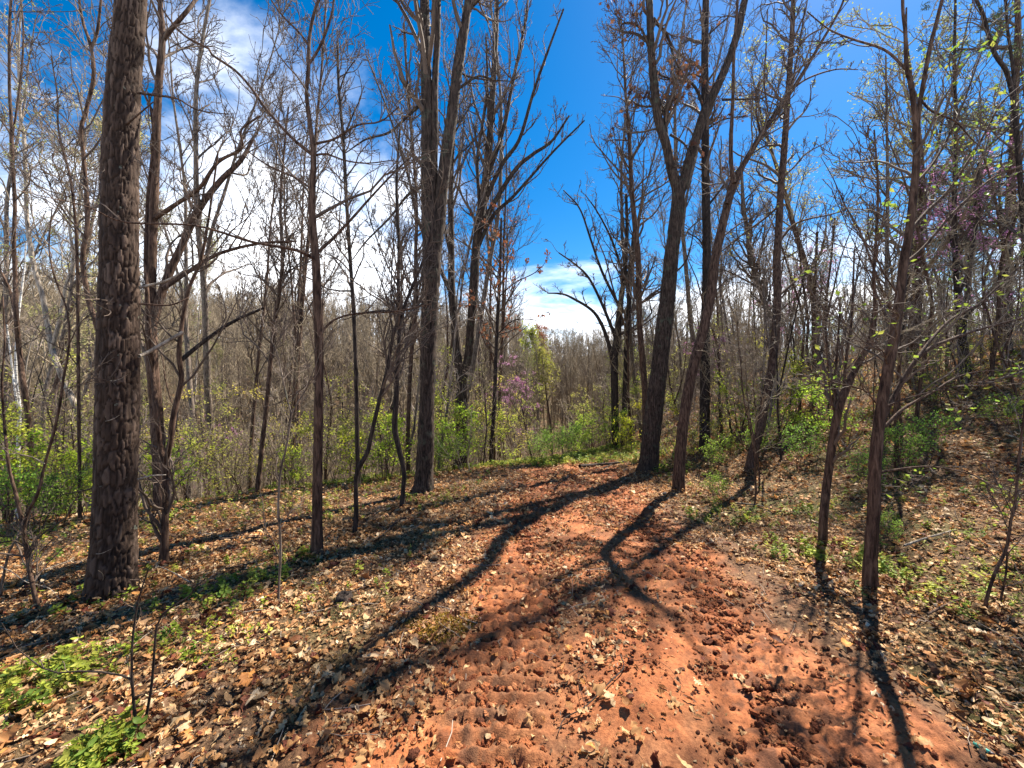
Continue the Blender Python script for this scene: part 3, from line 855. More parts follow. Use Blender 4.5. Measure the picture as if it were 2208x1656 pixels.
def build_tree(name, label, cat, stems, limbs=(), mat='brown', twig='twig', crown=None, group=None, seed=1, amp=.10, cell=.05,
               flare=.35, leaves=None, extra=None, step=.07, trunk_attrs=False, sides_max=34, res=.022, aspect=2.6, loc=None, limb_mat=None, base_z=None):
    """stems: list of (k,4) arrays, the first starts at the ground. limbs: list of (k,4) arrays or (array, material)"""
    rg = np.random.default_rng(seed)
    base = stems[0][0, :3].copy()
    t = empty(name, tuple(base))
    tag(t, label, cat, group)
    s0 = stems[0].copy()
    root = s0[:1].copy(); root[0, 2] -= 0.18
    stems = [np.vstack([root, s0])] + list(stems[1:])
    v, q, at_ = stem_mesh(stems, amp, cell, seed=seed, flare=flare, step=step, attrs=trunk_attrs, sides_max=sides_max, res=res, aspect=aspect)
    obj('trunk', mesh_from('trunk', v - base, [q], True, None, at_), M[mat], t)
    lines = []
    for li, lm in enumerate(limbs):
        l, lmat = lm if isinstance(lm, tuple) else (lm, limb_mat or mat)
        v, q, _ = stem_mesh([l], amp * .6, cell, sides_min=6, seed=seed + 3 + li, flare=0, step=max(.04, step), sides_max=12)
        obj('branch', mesh_from('branch', v - base, [q]), M[lmat], t)
        lines.append(resample(l, 12))
    if crown:
        par = [resample(s, 12) for s in (stems[1:] if crown.get('up_only') else stems)]
        # longer stems carry more limbs
        c_parts, tw, sets = crown_parts(np.stack(par), crown, rg)
        if lines and crown.get('nl'):
            L = np.stack(lines); n = crown['nl'] * len(lines)
            sp = dict(crown); sp.update(n1=n, l1=crown.get('ll', (0.4, 1.1)), t=(0.15, 1.0), a1=(0.4, 1.0))
            lp, tw2, sets2 = crown_parts(L, sp, rg)
            c_parts += lp; sets += sets2
            tw = (np.concatenate([tw[0], tw2[0]]), np.concatenate([tw[1], tw2[1]])) if tw[0].shape[1:] == tw2[0].shape[1:] else tw
        if c_parts:
            v, q = merge(c_parts)
            obj('crown', mesh_from('crown', v - base, [q]), M[twig], t)
        if leaves:
            for lf in (leaves if isinstance(leaves, list) else [leaves]):
                kw = dict(lf); mt = kw.pop('mat'); nm = kw.pop('name', 'leaves'); lo = kw.pop('low', None)
                src = tw
                if lo is not None:
                    okz = (tw[0][:, 0, 2] > lo[0]) & (tw[0][:, 0, 2] < lo[1])
                    src = (tw[0][okz], tw[1][okz])
                r = leaf_cloud(src, rg=rg, **kw)
                if r:
                    o = obj(nm, mesh_from(nm, r[0] - base, [r[1]], False, r[2]), M[mt], t)
                    o['kind'] = 'stuff'
    return t

def T(name, label, cat, stems, limbs=(), Y=None, lean=0.0, wob=0.0, ext=None, seed=1, top=0, **kw):
    """a tree traced from the photograph: stems and limbs in photo pixels with half-widths, placed at the depth of its foot"""
    rg = np.random.default_rng(seed + 500)
    if Y is None:
        x, Y, z_ = hit(*stems[0][0][:2])
    S = [px_stem(s, Y, lean if i == 0 else lean, wob, rg) for i, s in enumerate(stems)]
    if wob:   # forks start on the trunk
        for s in S[1:]:
            k = np.argmin(np.linalg.norm((S[0][:, [0, 2]] - s[0, [0, 2]]), axis=1)); s[0, :3] = np.array([s[0, 0] / s[0, 1] * S[0][k, 1], S[0][k, 1], EYE + (s[0, 2] - EYE) / s[0, 1] * S[0][k, 1]])
    g = float(terrain(S[0][0, 0], S[0][0, 1]))
    if abs(S[0][0, 2] - g) > 0.05 and S[0][0, 2] > g:
        foot = S[0][:1].copy(); foot[0, 2] = g; foot[0, 3] *= 1.06; S[0] = np.vstack([foot, S[0]])
    ext = ext or [0] * len(S)
    S = [extend(s, e, .35, .08, rg) if e else s for s, e in zip(S, ext)]
    if top:   # a plainer upper trunk beyond the detailed part
        up_ = extend(S[0], top, .35, .03, rg); k = len(S[0]) - 1
        u = up_[k:].copy(); u[0, 2] -= .05; u[:, 3] *= 1.02; S.append(u)
    Ls = []
    for lm in limbs:
        pts, h0, h1, dY = lm[:4]
        n = len(pts); k = np.linspace(0, 1, n)
        h = (stems[0][0][1] - pts[0][1]) / F_PX
        yb = Y * (1 + lean * h)
        arr = np.array([[*at(p[0], p[1], yb + dY * kk), (h0 + (h1 - h0) * kk) * (yb + dY * kk) / F_PX * math.cos(math.atan((p[0] - CX) / F_PX))] for p, kk in zip(pts, k)])
        Ls.append((arr, lm[4]) if len(lm) > 4 else arr)
    return build_tree(name, label, cat, S, Ls, seed=seed, **kw)

# ------------------------------------------------------------------ the trees one can single out
FINE = dict(n2=6, n3=4, wig=.22, up=.22)
# big pine by the camera
pine = T('pine_tree', 'thick scaly-barked pine trunk standing closest to the camera', 'tree',
  [[(240, 1285, 58), (246, 1180, 53), (250, 1050, 50), (253, 900, 49), (256, 720, 48), (258, 560, 44), (258, 400, 42), (265, 200, 39), (279, 40, 35), (284, -60, 34)]],
  [([(300, 768), (318, 760), (355, 739), (395, 716)], 5.5, 5.0, 0.25, 'pale'),
   ([(300, 620), (318, 616), (355, 607), (390, 588), (419, 567)], 5, 1.5, 0.2, 'pale'),
   ([(300, 655), (365, 658), (400, 645), (412, 638)], 3, 1, 0.2, 'brown'),
   ([(296, 200), (330, 205), (382, 213), (426, 237), (494, 247)], 4, 1.2, 0.3, 'brown'),
   ([(296, 1034), (325, 1026), (358, 1024)], 3, 1.5, 0.2, 'pale'),
   ([(205, 1052), (170, 1060), (135, 1066), (124, 1076)], 3, 1, -0.1, 'dark'),
   ([(268, 272), (285, 258), (330, 220)], 3.5, 1.5, -.25, 'brown'),
   ([(205, 820), (160, 832), (130, 842)], 1.5, .6, -.1, 'brown'),
   ([(210, 912), (240, 905), (258, 895)], 1.5, .6, -.45, 'pale'),
   ([(205, 822), (250, 820), (275, 808)], 1.6, .6, -.45, 'pale'),
   ([(210, 1262), (222, 1250), (221, 1238), (212, 1230)], 1.4, .7, -.45, 'pale'),
   ([(190, 1192), (215, 1194), (240, 1184)], 1.4, .6, -.45, 'pale')],
  lean=-0.01, top=7.0, seed=5, mat='pine', amp=.125, cell=.036, flare=.16, step=.0125, trunk_attrs=True, sides_max=120, res=.0085, aspect=4.2,
  crown=dict(n1=26, l1=(.5, 2.0), t=(.05, .98), up_only=True, a1=(1.1, 1.6), n2=4, n3=3, wig=.15, up=.02, rmin=.004),
  leaves=dict(mat='needle', name='needles', n=2500, size=(.06, .12), cols=[(.05, .09, .03), (.07, .12, .04)], tmpl='small'))

B_OAKLEAF = [(.20, .09, .045), (.28, .13, .06), (.14, .06, .035)]
G_BUD = [(.26, .30, .08), (.34, .33, .12), (.20, .26, .07)]

T('forked_sapling', 'crooked young tree with a Y fork just behind the scaly pine', 'tree',
  [[(354, 1216, 11), (356, 1130, 9), (357, 1040, 8), (356, 995, 9)], [(356, 1000, 8), (345, 960, 7), (337, 885, 6.5), (329, 797, 6), (323, 729, 5.5), (318, 640, 5), (314, 560, 5), (318, 430, 4), (330, 300, 3), (320, 200, 2)],
   [(356, 1000, 7), (366, 960, 7), (374, 898, 7), (391, 820, 6.5), (386, 763, 6), (392, 702, 5), (406, 627, 4.5), (433, 560, 4), (450, 470, 3), (470, 330, 2)]],
  [([(391, 776), (440, 736), (500, 695), (568, 664)], 6, 3, .5, 'dark'), ([(386, 716), (365, 708), (335, 712)], 2, 1, .2)],
  seed=7, wob=.03, mat='brown', cell=.03, amp=.08, crown=dict(n1=26, l1=(.5, 1.7), t=(.25, 1), rmin=.0035, nl=4, **FINE))

T('oak_tree', 'dark tree behind the forked sapling with a heavy limb sweeping toward the cloud', 'tree',
  [[(345, 1060, 16), (338, 900, 15), (328, 780, 14), (325, 650, 13), (327, 560, 12), (333, 400, 11), (341, 200, 9), (350, 88, 8), (346, 0, 6)], [(350, 90, 6), (372, 60, 6), (400, 28, 5), (422, 0, 4)]],
  [([(328, 700), (352, 622), (385, 545), (430, 450), (475, 390), (520, 345), (545, 300)], 12, 4, .6), ([(352, 622), (400, 590), (470, 548), (560, 525), (640, 520)], 7, 2, .8),
   ([(335, 470), (380, 440), (430, 405), (470, 350), (520, 320), (520, 280), (560, 250)], 6, 2, -.5), ([(340, 260), (310, 200), (285, 120), (270, 60)], 4, 1.5, -.3)],
  Y=6.6, ext=[6, 4], seed=8, wob=.05, mat='brown', cell=.06, crown=dict(n1=34, l1=(1., 3.), t=(.45, 1), nl=6, ll=(.5, 1.8), rmin=.005, **FINE))

T('maple_tree', 'slim tree with long ascending limbs standing clear of the pine on the brown leaves', 'tree',
  [[(683, 1202, 14.5), (684, 1120, 12), (685, 1000, 11), (687, 880, 10.5), (688, 760, 10), (684, 640, 10), (681, 560, 9.5), (673, 456, 8), (676, 338, 6.5), (671, 287, 5.5), (661, 203, 4.5), (665, 152, 4.5), (667, 85, 4), (676, 34, 3.5), (693, -10, 3)],
   [(665, 140, 3), (680, 118, 3), (697, 85, 3), (714, 34, 2.5), (720, -10, 2)], [(666, 100, 3), (652, 78, 2.5), (636, 61, 2.5), (610, 35, 2), (585, 0, 2)]],
  [([(676, 336), (650, 315), (626, 294), (575, 237), (541, 189), (507, 152), (457, 118), (450, 105), (399, 78), (362, 37), (335, -5)], 4.5, 2.5, -.3),
   ([(674, 410), (640, 385), (575, 355), (528, 321), (500, 300)], 3, 1.3, .5),
   ([(682, 562), (640, 540), (541, 521), (423, 487), (270, 479), (190, 446), (100, 425), (34, 409)], 4.5, 1.0, -1.75),
   ([(684, 545), (720, 512), (760, 470), (800, 425), (850, 372), (890, 335)], 4, 1.3, .4),
   ([(678, 335), (705, 332), (740, 345), (790, 352), (850, 345)], 3, 1.2, .3), ([(677, 310), (720, 300), (770, 270), (820, 262), (860, 230)], 3, 1.2, -.3),
   ([(690, 720), (720, 690), (770, 676), (850, 672), (930, 655)], 3, 1.2, .5), ([(687, 800), (650, 840), (600, 870)], 1.5, .7, .3)],
  ext=[2.5, 1.5, 1.5], seed=9, wob=.02, mat='brown', cell=.03, amp=.07, flare=.15, crown=dict(n1=24, l1=(.6, 1.8), t=(.4, 1), nl=5, ll=(.3, 1.1), rmin=.0032, n2=4, n3=3, wig=.2, up=.2))

T('hickory_tree', 'shaggy tall trunk beside the track dividing into three upright stems', 'tree',
  [[(912, 1062, 23), (915, 1020, 19), (918, 950, 18), (921, 850, 16), (923, 760, 17), (927, 660, 18), (931, 560, 20), (926, 480, 17), (922, 400, 14), (921, 300, 12.5), (920, 200, 12), (917, 100, 11), (915, -10, 10)],
   [(926, 480, 10), (934, 400, 8), (937, 300, 8), (938, 180, 7), (943, 80, 7), (945, -10, 6)],
   [(936, 560, 14), (946, 480, 14), (956, 380, 13), (967, 300, 12.5), (976, 240, 12), (984, 170, 11), (993, 110, 11), (1003, 50, 9), (1012, -10, 8)]],
  [([(925, 210), (890, 240), (840, 285), (790, 300), (745, 330)], 4, 1.2, -.3), ([(990, 190), (1030, 165), (1060, 170)], 3, 1.5, .3), ([(982, 150), (1010, 165), (1050, 172), (1100, 175)], 2.5, 1, .3),
   ([(1005, 20), (1020, 10), (1032, -2)], 5, 4, 0), ([(915, 400), (880, 420), (840, 470), (790, 520), (760, 560)], 3.5, 1.2, .4), ([(925, 650), (880, 668), (800, 672), (740, 690)], 3, 1, -.2)],
  ext=[6, 5, 6], seed=10, mat='oak', cell=.045, amp=.14, flare=.2, step=.05, crown=dict(n1=60, l1=(.8, 2.6), t=(.35, 1), nl=5, rmin=.004, **FINE))

T('twin_tree', 'dark tree parted low into two stems behind the shaggy trunk', 'tree',
  [[(995, 992, 13), (996, 920, 13), (996, 850, 13), (1003, 800, 9), (1011, 760, 9), (1017, 678, 9), (1023, 594, 10), (1028, 520, 9), (1042, 423, 8), (1055, 310, 7), (1064, 169, 6), (1070, 60, 5), (1072, -10, 4)],
   [(996, 850, 9), (987, 770, 9), (980, 695, 8.5), (974, 628, 8), (973, 540, 7), (972, 440, 6), (975, 330, 5), (985, 200, 4), (1000, 80, 3)]],
  [([(1032, 500), (1070, 430), (1112, 365), (1150, 332), (1190, 304), (1227, 250)], 6, 2, .5), ([(1030, 470), (1080, 360), (1120, 300), (1150, 200), (1185, 100), (1215, 20)], 5, 2, -.4),
   ([(1045, 400), (1085, 280), (1105, 180), (1130, 60), (1140, -10)], 5, 2, .3), ([(1035, 450), (1030, 340), (1050, 200), (1048, 80)], 4, 2, .2), ([(1020, 560), (1060, 470), (1110, 420), (1190, 330), (1260, 260)], 5, 1.5, .8),
   ([(976, 640), (940, 560), (900, 470), (880, 380), (840, 250), (790, 120)], 5, 1.5, .6), ([(974, 560), (950, 450), (930, 330), (900, 180)], 4, 1.3, 1.0)],
  Y=12.5, ext=[3, 2], seed=11, wob=.06, mat='oak', cell=.06, crown=dict(n1=46, l1=(1.2, 3.6), t=(.42, 1), a1=(.35, .8), nl=9, ll=(.8, 2.2), rmin=.007, n2=6, n3=4, wig=.16, up=.3))

T('oak_tree', 'massive dark oak at the track edge on the crest with withered leaves up high', 'tree',
  [[(1398, 1016, 21), (1402, 960, 20), (1408, 900, 20), (1421, 800, 18.5), (1430, 720, 18), (1440, 640, 17), (1447, 560, 16), (1457, 480, 15), (1463, 415, 14), (1449, 370, 11), (1436, 310, 10), (1420, 260, 9.5), (1411, 186, 9), (1404, 101, 8), (1399, -10, 7.5)],
   [(1463, 415, 13), (1473, 400, 12), (1486, 345, 11), (1504, 290, 11), (1519, 243, 10.5), (1542, 196, 10), (1569, 135, 9), (1591, 68, 8.5), (1608, -10, 8)],
   [(1440, 330, 8), (1435, 290, 6), (1435, 238, 4)]],
  [([(1402, 110), (1380, 60), (1345, 50), (1335, 72)], 3, 1.5, -.3), ([(1412, 230), (1380, 228), (1360, 215)], 2.5, 1, .2), ([(1410, 145), (1430, 165), (1480, 175)], 2.5, 1.2, .3), ([(1445, 290), (1475, 310), (1488, 335)], 3, 1.5, -.2),
   ([(1558, 215), (1600, 214), (1645, 212)], 3, 1.5, .2), ([(1408, 40), (1440, 80), (1455, 130), (1478, 165)], 4, 1.5, .4), ([(1440, 600), (1480, 560), (1500, 480)], 3, 1, .5)],
  seed=12, ext=[5, 5, 0], mat='oak', cell=.07, amp=.11, flare=.34, step=.05, crown=dict(n1=52, l1=(.8, 2.6), t=(.52, 1), nl=7, rmin=.005, **FINE),
  leaves=[dict(mat='brownleaf', name='withered_leaves', n=300, size=(.09, .16), cols=[(.16, .07, .04), (.10, .045, .03), (.26, .12, .06)], tmpl='lobed', droop=1.0, spread=.05, low=(6.5, 11.5))])

T('spruce_like_tree', 'straight slim tree with tiers of fine upswept branches next to the massive oak', 'tree',
  [[(1392, 1005, 7), (1391, 864, 7), (1386, 780, 7), (1379, 695, 6.5), (1376, 560, 6.5), (1371, 507, 6), (1362, 406, 5), (1357, 304, 4), (1349, 203, 3), (1344, 101, 2), (1340, 40, 1)]],
  [], Y=11.0, seed=13, mat='brown', cell=.05, crown=dict(n1=54, l1=(1., 2.9), t=(.32, .99), a1=(.8, 1.25), rmin=.006, n2=6, n3=4, wig=.16, up=.12))

T('bent_tree', 'dark tree with arching limbs just past the crest near the massive oak', 'tree',
  [[(1328, 985, 8), (1326, 880, 8), (1325, 780, 8), (1332, 712, 7), (1339, 645, 6), (1346, 594, 5), (1352, 500, 4), (1350, 420, 3)], [(1342, 975, 5), (1347, 864, 5.5), (1350, 760, 5), (1356, 660, 5), (1359, 600, 4.5), (1366, 500, 3)]],
  [([(1322, 790), (1312, 740), (1295, 695), (1275, 668), (1240, 646), (1213, 634), (1180, 632)], 5, 1.5, .3), ([(1328, 730), (1300, 660), (1270, 600), (1240, 570), (1205, 545)], 4, 1.3, .6), ([(1335, 660), (1300, 590), (1275, 520), (1250, 450), (1215, 410)], 3.5, 1.2, -.3), ([(1346, 600), (1320, 520), (1290, 460), (1262, 420)], 3, 1, .4)],
  Y=14.5, seed=14, wob=.05, mat='dark', cell=.06, crown=dict(n1=34, l1=(1., 3.0), t=(.35, 1), nl=9, ll=(.7, 1.8), rmin=.007, n2=6, n3=4, wig=.2, up=.22))

T('leaning_tree', 'brown leaning tree at the foot of the bank forking high above', 'tree',
  [[(1462, 1062, 13.5), (1467, 980, 12.5), (1476, 895, 12), (1493, 797, 11.5), (1512, 729, 11), (1531, 645, 11), (1542, 560, 10.5), (1553, 507, 10), (1569, 440, 9), (1583, 389, 9), (1600, 360, 7), (1613, 338, 7), (1644, 287, 6.5), (1678, 237, 6), (1718, 179, 5), (1755, 118, 4), (1806, 30, 3), (1822, -10, 2.5)],
   [(1583, 395, 6), (1577, 360, 5), (1576, 304, 5), (1580, 220, 4), (1583, 101, 3.5), (1590, 0, 3)], [(1568, 440, 5), (1588, 400, 4), (1612, 340, 4), (1650, 280, 4), (1690, 225, 3)]],
  [([(1553, 515), (1600, 480), (1650, 460)], 2.5, 1, .4), ([(1640, 292), (1632, 250), (1630, 215)], 3, 1.2, -.2), ([(1635, 300), (1655, 250), (1648, 180), (1652, 100), (1655, 20)], 2.5, 1.2, .2), ([(1530, 650), (1560, 610), (1600, 590)], 2, 1, .3)],
  lean=.05, seed=15, ext=[2, 3, 0], mat='brown', cell=.04, amp=.09, flare=.2, crown=dict(n1=36, l1=(.6, 2.), t=(.45, 1), nl=6, rmin=.004, **FINE))

T('black_tree', 'straight blackish trunk standing upright behind the brown leaning tree', 'tree',
  [[(1518, 1010, 14), (1519, 950, 12), (1520, 830, 11), (1520, 729, 10.5), (1523, 628, 10), (1524, 541, 9.5), (1522, 406, 9), (1520, 237, 8.5), (1520, 101, 8), (1522, -10, 7)]],
  [([(1524, 560), (1510, 520), (1480, 500)], 2.5, 1, .4), ([(1526, 445), (1560, 400), (1580, 370)], 3, 1.5, .4), ([(1520, 240), (1500, 190), (1468, 160), (1440, 130)], 4, 1.5, -.4), ([(1522, 80), (1555, 50), (1590, 20)], 2.5, 1, .4), ([(1520, 170), (1490, 160), (1440, 172), (1400, 160)], 2.5, 1, .5), ([(1522, 280), (1560, 258), (1610, 250)], 2.5, 1, -.3)],
  Y=10.5, lean=.16, seed=16, ext=[6], mat='dark', cell=.06, flare=.25, crown=dict(n1=40, l1=(.8, 2.4), t=(.4, 1), nl=6, rmin=.005, **FINE),
  leaves=[dict(mat='brownleaf', name='withered_leaves', n=120, size=(.09, .15), cols=[(.16, .07, .04), (.10, .045, .03)], tmpl='lobed', droop=1.0, spread=.05, low=(7, 11.5))])

T('tulip_tree', 'tall reddish brown trunk leaning away up the leafy bank', 'tree',
  [[(1617, 1016, 12), (1626, 970, 11), (1641, 915, 10.5), (1653, 847, 10), (1664, 797, 10), (1673, 712, 9.5), (1676, 628, 9.5), (1675, 560, 9), (1678, 507, 8.5), (1684, 406, 8), (1691, 321, 7.5), (1698, 220, 6.5), (1705, 118, 6), (1711, -10, 5)]],
  [([(1683, 440), (1650, 470), (1603, 504), (1552, 545)], 3.5, 1.5, -.4), ([(1690, 380), (1712, 360), (1740, 330), (1789, 304)], 3, 1.2, .4), ([(1700, 200), (1740, 170), (1800, 150), (1850, 150)], 3, 1.2, .4), ([(1680, 520), (1720, 480), (1800, 460), (1850, 440)], 3.5, 1.2, .5), ([(1704, 130), (1740, 80), (1790, 50), (1830, 0)], 3, 1.2, .2), ([(1677, 640), (1720, 600), (1780, 540)], 3.5, 1.2, .5), ([(1697, 230), (1720, 120), (1735, 20)], 3, 1.3, .3)],
  lean=.20, seed=17, ext=[6], mat='brown', cell=.05, flare=.2, crown=dict(n1=44, l1=(.8, 2.6), t=(.38, 1), nl=6, rmin=.005, **FINE),
  leaves=dict(mat='green', name='buds', n=420, size=(.035, .06), cols=G_BUD))

T('broken_tree', 'crooked bank tree with its leaning top snapped off and thin shoots at the crook', 'tree',
  [[(1773, 1176, 11), (1776, 1115, 10), (1782, 1050, 10), (1793, 966, 10), (1806, 891, 10), (1823, 841, 9.5), (1842, 800, 8.5), (1858, 770, 8), (1875, 740, 7.5), (1883, 700, 7), (1888, 655, 6)], [(1880, 735, 4), (1886, 660, 4), (1884, 594, 4), (1890, 500, 3.5), (1893, 400, 3), (1885, 280, 2)]],
  [([(1806, 890), (1800, 840), (1803, 790), (1808, 720), (1812, 640)], 3.5, 2, .2), ([(1802, 900), (1790, 850), (1786, 800), (1782, 740), (1790, 690)], 2.5, 1, -.2), ([(1818, 850), (1825, 770), (1836, 690), (1840, 600), (1842, 540)], 3.5, 2, .2)],
  seed=18, mat='brown', cell=.04, flare=.12, wob=.02, crown=dict(n1=26, l1=(.4, 1.3), t=(.35, 1), nl=6, ll=(.3, .9), rmin=.0035, n2=5, n3=3, wig=.22, up=.2))

T('cherry_tree', 'nearest trunk on the bank with two long limbs reaching out over the leafy slope', 'tree',
  [[(1877, 1272, 19), (1876, 1235, 17.5), (1879, 1164, 16), (1884, 1101, 15.5), (1888, 983, 14.5), (1900, 881, 13.5), (1914, 797, 13), (1930, 712, 13), (1941, 628, 12), (1949, 560, 11.5), (1959, 507, 10.5), (1971, 406, 10), (1978, 304, 9), (1974, 257, 8), (1965, 186, 6), (1955, 145, 5.5), (1952, 68, 4.5), (1946, -10, 4)],
   [(1976, 280, 7), (1983, 230, 6), (1990, 186, 6), (2006, 101, 5.5), (2023, 34, 5), (2034, -10, 4.5)]],
  [([(1905, 900), (1935, 840), (1975, 776), (2009, 749), (2060, 728), (2120, 708), (2225, 680)], 7, 4, .3), ([(1975, 776), (2010, 730), (2050, 689), (2111, 655), (2160, 610), (2215, 560)], 5, 2, .4),
   ([(1908, 920), (1950, 880), (2009, 847), (2060, 815), (2120, 800), (2215, 800)], 5, 1.5, .2), ([(1900, 880), (1960, 858), (2030, 840), (2120, 822), (2215, 808)], 3, 1.2, -.1), ([(1899, 1018), (1950, 1010), (2002, 1006), (2060, 1014), (2110, 1028), (2160, 1045), (2225, 1064)], 3.5, 1.5, -.15),
   ([(1958, 505), (2000, 455), (2043, 413), (2094, 338), (2127, 281), (2161, 220), (2215, 175)], 6, 2.5, .4), ([(1949, 570), (1990, 535), (2043, 473), (2090, 425), (2144, 382), (2215, 352)], 5, 2.5, .2),
   ([(1954, 150), (1908, 108), (1840, 85), (1789, 64), (1740, 25)], 4, 1.5, .4), ([(1985, 215), (2010, 240), (2060, 262), (2095, 300), (2110, 312)], 3.5, 1.2, .1), ([(1890, 870), (1860, 840), (1800, 825), (1740, 800)], 2.5, 1, -.2), ([(1940, 640), (1900, 580), (1870, 500)], 2.5, 1, -.1),
   ([(1914, 790), (1905, 760), (1885, 745)], 2.5, 1.2, -.2), ([(1970, 400), (2020, 340), (2070, 240), (2110, 130), (2140, 50)], 4, 1.5, .5)],
  seed=19, ext=[3, 3], mat='brown', cell=.035, amp=.09, flare=.12, step=.05, crown=dict(n1=26, l1=(.5, 1.7), t=(.42, 1), nl=6, ll=(.3, 1.1), rmin=.0033, n2=4, n3=3, wig=.2, up=.2),
  leaves=[dict(mat='green', name='leaves', n=700, size=(.03, .06), cols=[(.30, .36, .06), (.22, .32, .06), (.38, .36, .08)], spread=.05)])

# left margin
T('slender_tree', 'slim dark trunk with a wavy stem rising at the pine\'s shaded side', 'tree',
  [[(222, 1080, 7), (222, 900, 7), (219, 760, 7), (212, 715, 7), (205, 690, 7), (190, 645, 6.5), (178, 560, 6), (187, 500, 6), (188, 441, 6), (180, 338, 5.5), (175, 281, 5.5), (186, 237, 5), (202, 165, 5), (196, 101, 4.5), (180, 51, 4), (170, -10, 3.5)], [(196, 105, 4), (210, 68, 4), (219, -10, 3)]],
  [([(190, 440), (150, 425), (90, 405), (10, 350)], 2, .8, -.3), ([(178, 300), (140, 255), (90, 200), (30, 20)], 2.2, .8, .4)],
  Y=5.6, ext=[3, 3], seed=20, wob=.02, mat='brown', cell=.04, crown=dict(n1=34, l1=(.5, 1.7), t=(.35, 1), nl=6, rmin=.0035, **FINE))
T('slender_tree', 'thin stem with paired crooked leaders beside the wavy dark trunk', 'tree',
  [[(172, 1075, 4.5), (170, 900, 4.5), (168, 700, 4), (166, 541, 4), (159, 440, 3.5), (149, 372, 3.5), (135, 321, 3), (125, 270, 2.5), (123, 200, 2), (110, 120, 1.5)]],
  [([(135, 325), (120, 290), (80, 240), (70, 210)], 2, .8, .2)], Y=6.2, seed=21, mat='brown', cell=.04, crown=dict(n1=30, l1=(.5, 1.6), t=(.35, 1), nl=4, rmin=.0038, **FINE))
T('slender_tree', 'brown wavy trunk at the margin rising through green brush, in front of the white birch', 'tree',
  [[(72, 1105, 8), (66, 980, 8), (60, 898, 7.5), (51, 831, 7.5), (42, 763, 7), (35, 678, 6.5), (33, 600, 6), (30, 520, 5.5), (32, 440, 5), (27, 350, 5), (24, 260, 4.5), (20, 169, 4), (24, 0, 3.5)], [(34, 680, 5), (22, 630, 4.5), (4, 590, 4), (-20, 550, 3)], [(26, 300, 3), (38, 220, 3), (50, 100, 2.5), (44, -10, 2)]],
  [([(52, 830), (60, 770), (75, 720), (90, 690)], 2, 1, .2, 'pale'), ([(28, 300), (10, 270), (-10, 250)], 2.5, 1.2, .1)],
  Y=7.5, ext=[4, 0, 3], seed=22, wob=.03, mat='brown', cell=.05, crown=dict(n1=40, l1=(.8, 2.4), t=(.4, 1), nl=5, rmin=.0045, **FINE),
  leaves=dict(mat='green', name='buds', n=800, size=(.03, .06), cols=[(.34, .34, .12), (.42, .40, .18), (.30, .33, .10)]))
T('leaning_tree', 'pale sunlit trunk slanting across the woods between the birch and the pine', 'tree',
  [[(196, 1040, 9), (180, 930, 8.5), (165, 880, 8), (142, 831, 8), (128, 797, 7.5), (115, 763, 7.5), (104, 712, 7), (92, 640, 6.5), (78, 594, 6), (68, 550, 6), (58, 470, 5.5), (56, 400, 5), (51, 287, 4.5), (44, 254, 4), (40, 120, 3), (46, 0, 2.5)], [(112, 752, 5), (128, 690, 5), (142, 620, 4.5), (158, 560, 4), (150, 480, 3), (160, 380, 2.5)]],
  [([(52, 290), (75, 250), (120, 215), (130, 210)], 2.5, 1, .3)], Y=10.5, ext=[3, 0], seed=23, wob=.05, mat='pale', twig='twig_pale', cell=.06, crown=dict(n1=44, l1=(.9, 2.8), t=(.4, 1), nl=5, rmin=.006, **FINE),
  leaves=dict(mat='green', name='buds', n=1600, size=(.04, .07), cols=[(.42, .42, .20), (.50, .48, .26), (.36, .40, .14)]))
T('birch_tree', 'thin white birch standing in the green brush', 'tree',
  [[(38, 1085, 5.5), (39, 1000, 5), (40, 950, 5), (42, 880, 4.5), (36, 830, 4), (34, 780, 3.5), (38, 700, 3), (50, 600, 2.5), (56, 520, 2)], [(41, 890, 3), (32, 840, 3), (26, 790, 2.5), (15, 700, 2)]],
  [], Y=8.8, seed=24, wob=.04, mat='birch', twig='twig_pale', cell=.05, amp=.03, crown=dict(n1=20, l1=(.5, 1.5), t=(.4, 1), rmin=.004, n2=4, n3=3, wig=.2, up=.2))
T('forked_sapling', 'dark forked sapling at the margin of the leaf carpet, wide V of two stems', 'tree',
  [[(82, 1314, 6.5), (72, 1270, 6), (63, 1225, 6), (53, 1160, 6), (50, 1130, 6)], [(50, 1135, 5), (42, 1101, 5), (33, 1060, 4.5), (21, 1017, 4), (14, 966, 4), (8, 898, 3.5), (4, 820, 3), (10, 740, 2.5), (6, 640, 2)], [(51, 1140, 5), (62, 1101, 4.5), (82, 1062, 4.5), (97, 1000, 4), (116, 932, 4), (129, 870, 4), (136, 820, 3.5), (147, 760, 3), (149, 705, 3), (140, 655, 2.5), (120, 604, 2.5), (106, 540, 2), (112, 450, 1.5)]],
  [([(97, 1000), (70, 985), (30, 978), (-5, 982)], 1.2, .6, -.1, 'pale'), ([(148, 745), (170, 700), (188, 680)], 1.5, .8, .1), ([(132, 840), (200, 826), (250, 822)], 1.2, .5, -.2)],
  seed=25, wob=.015, mat='brown', cell=.03, amp=.06, flare=.1, crown=dict(n1=22, l1=(.3, 1.), t=(.3, 1), nl=4, ll=(.1, .4), rmin=.0026, n2=4, n3=3, wig=.22, up=.18))
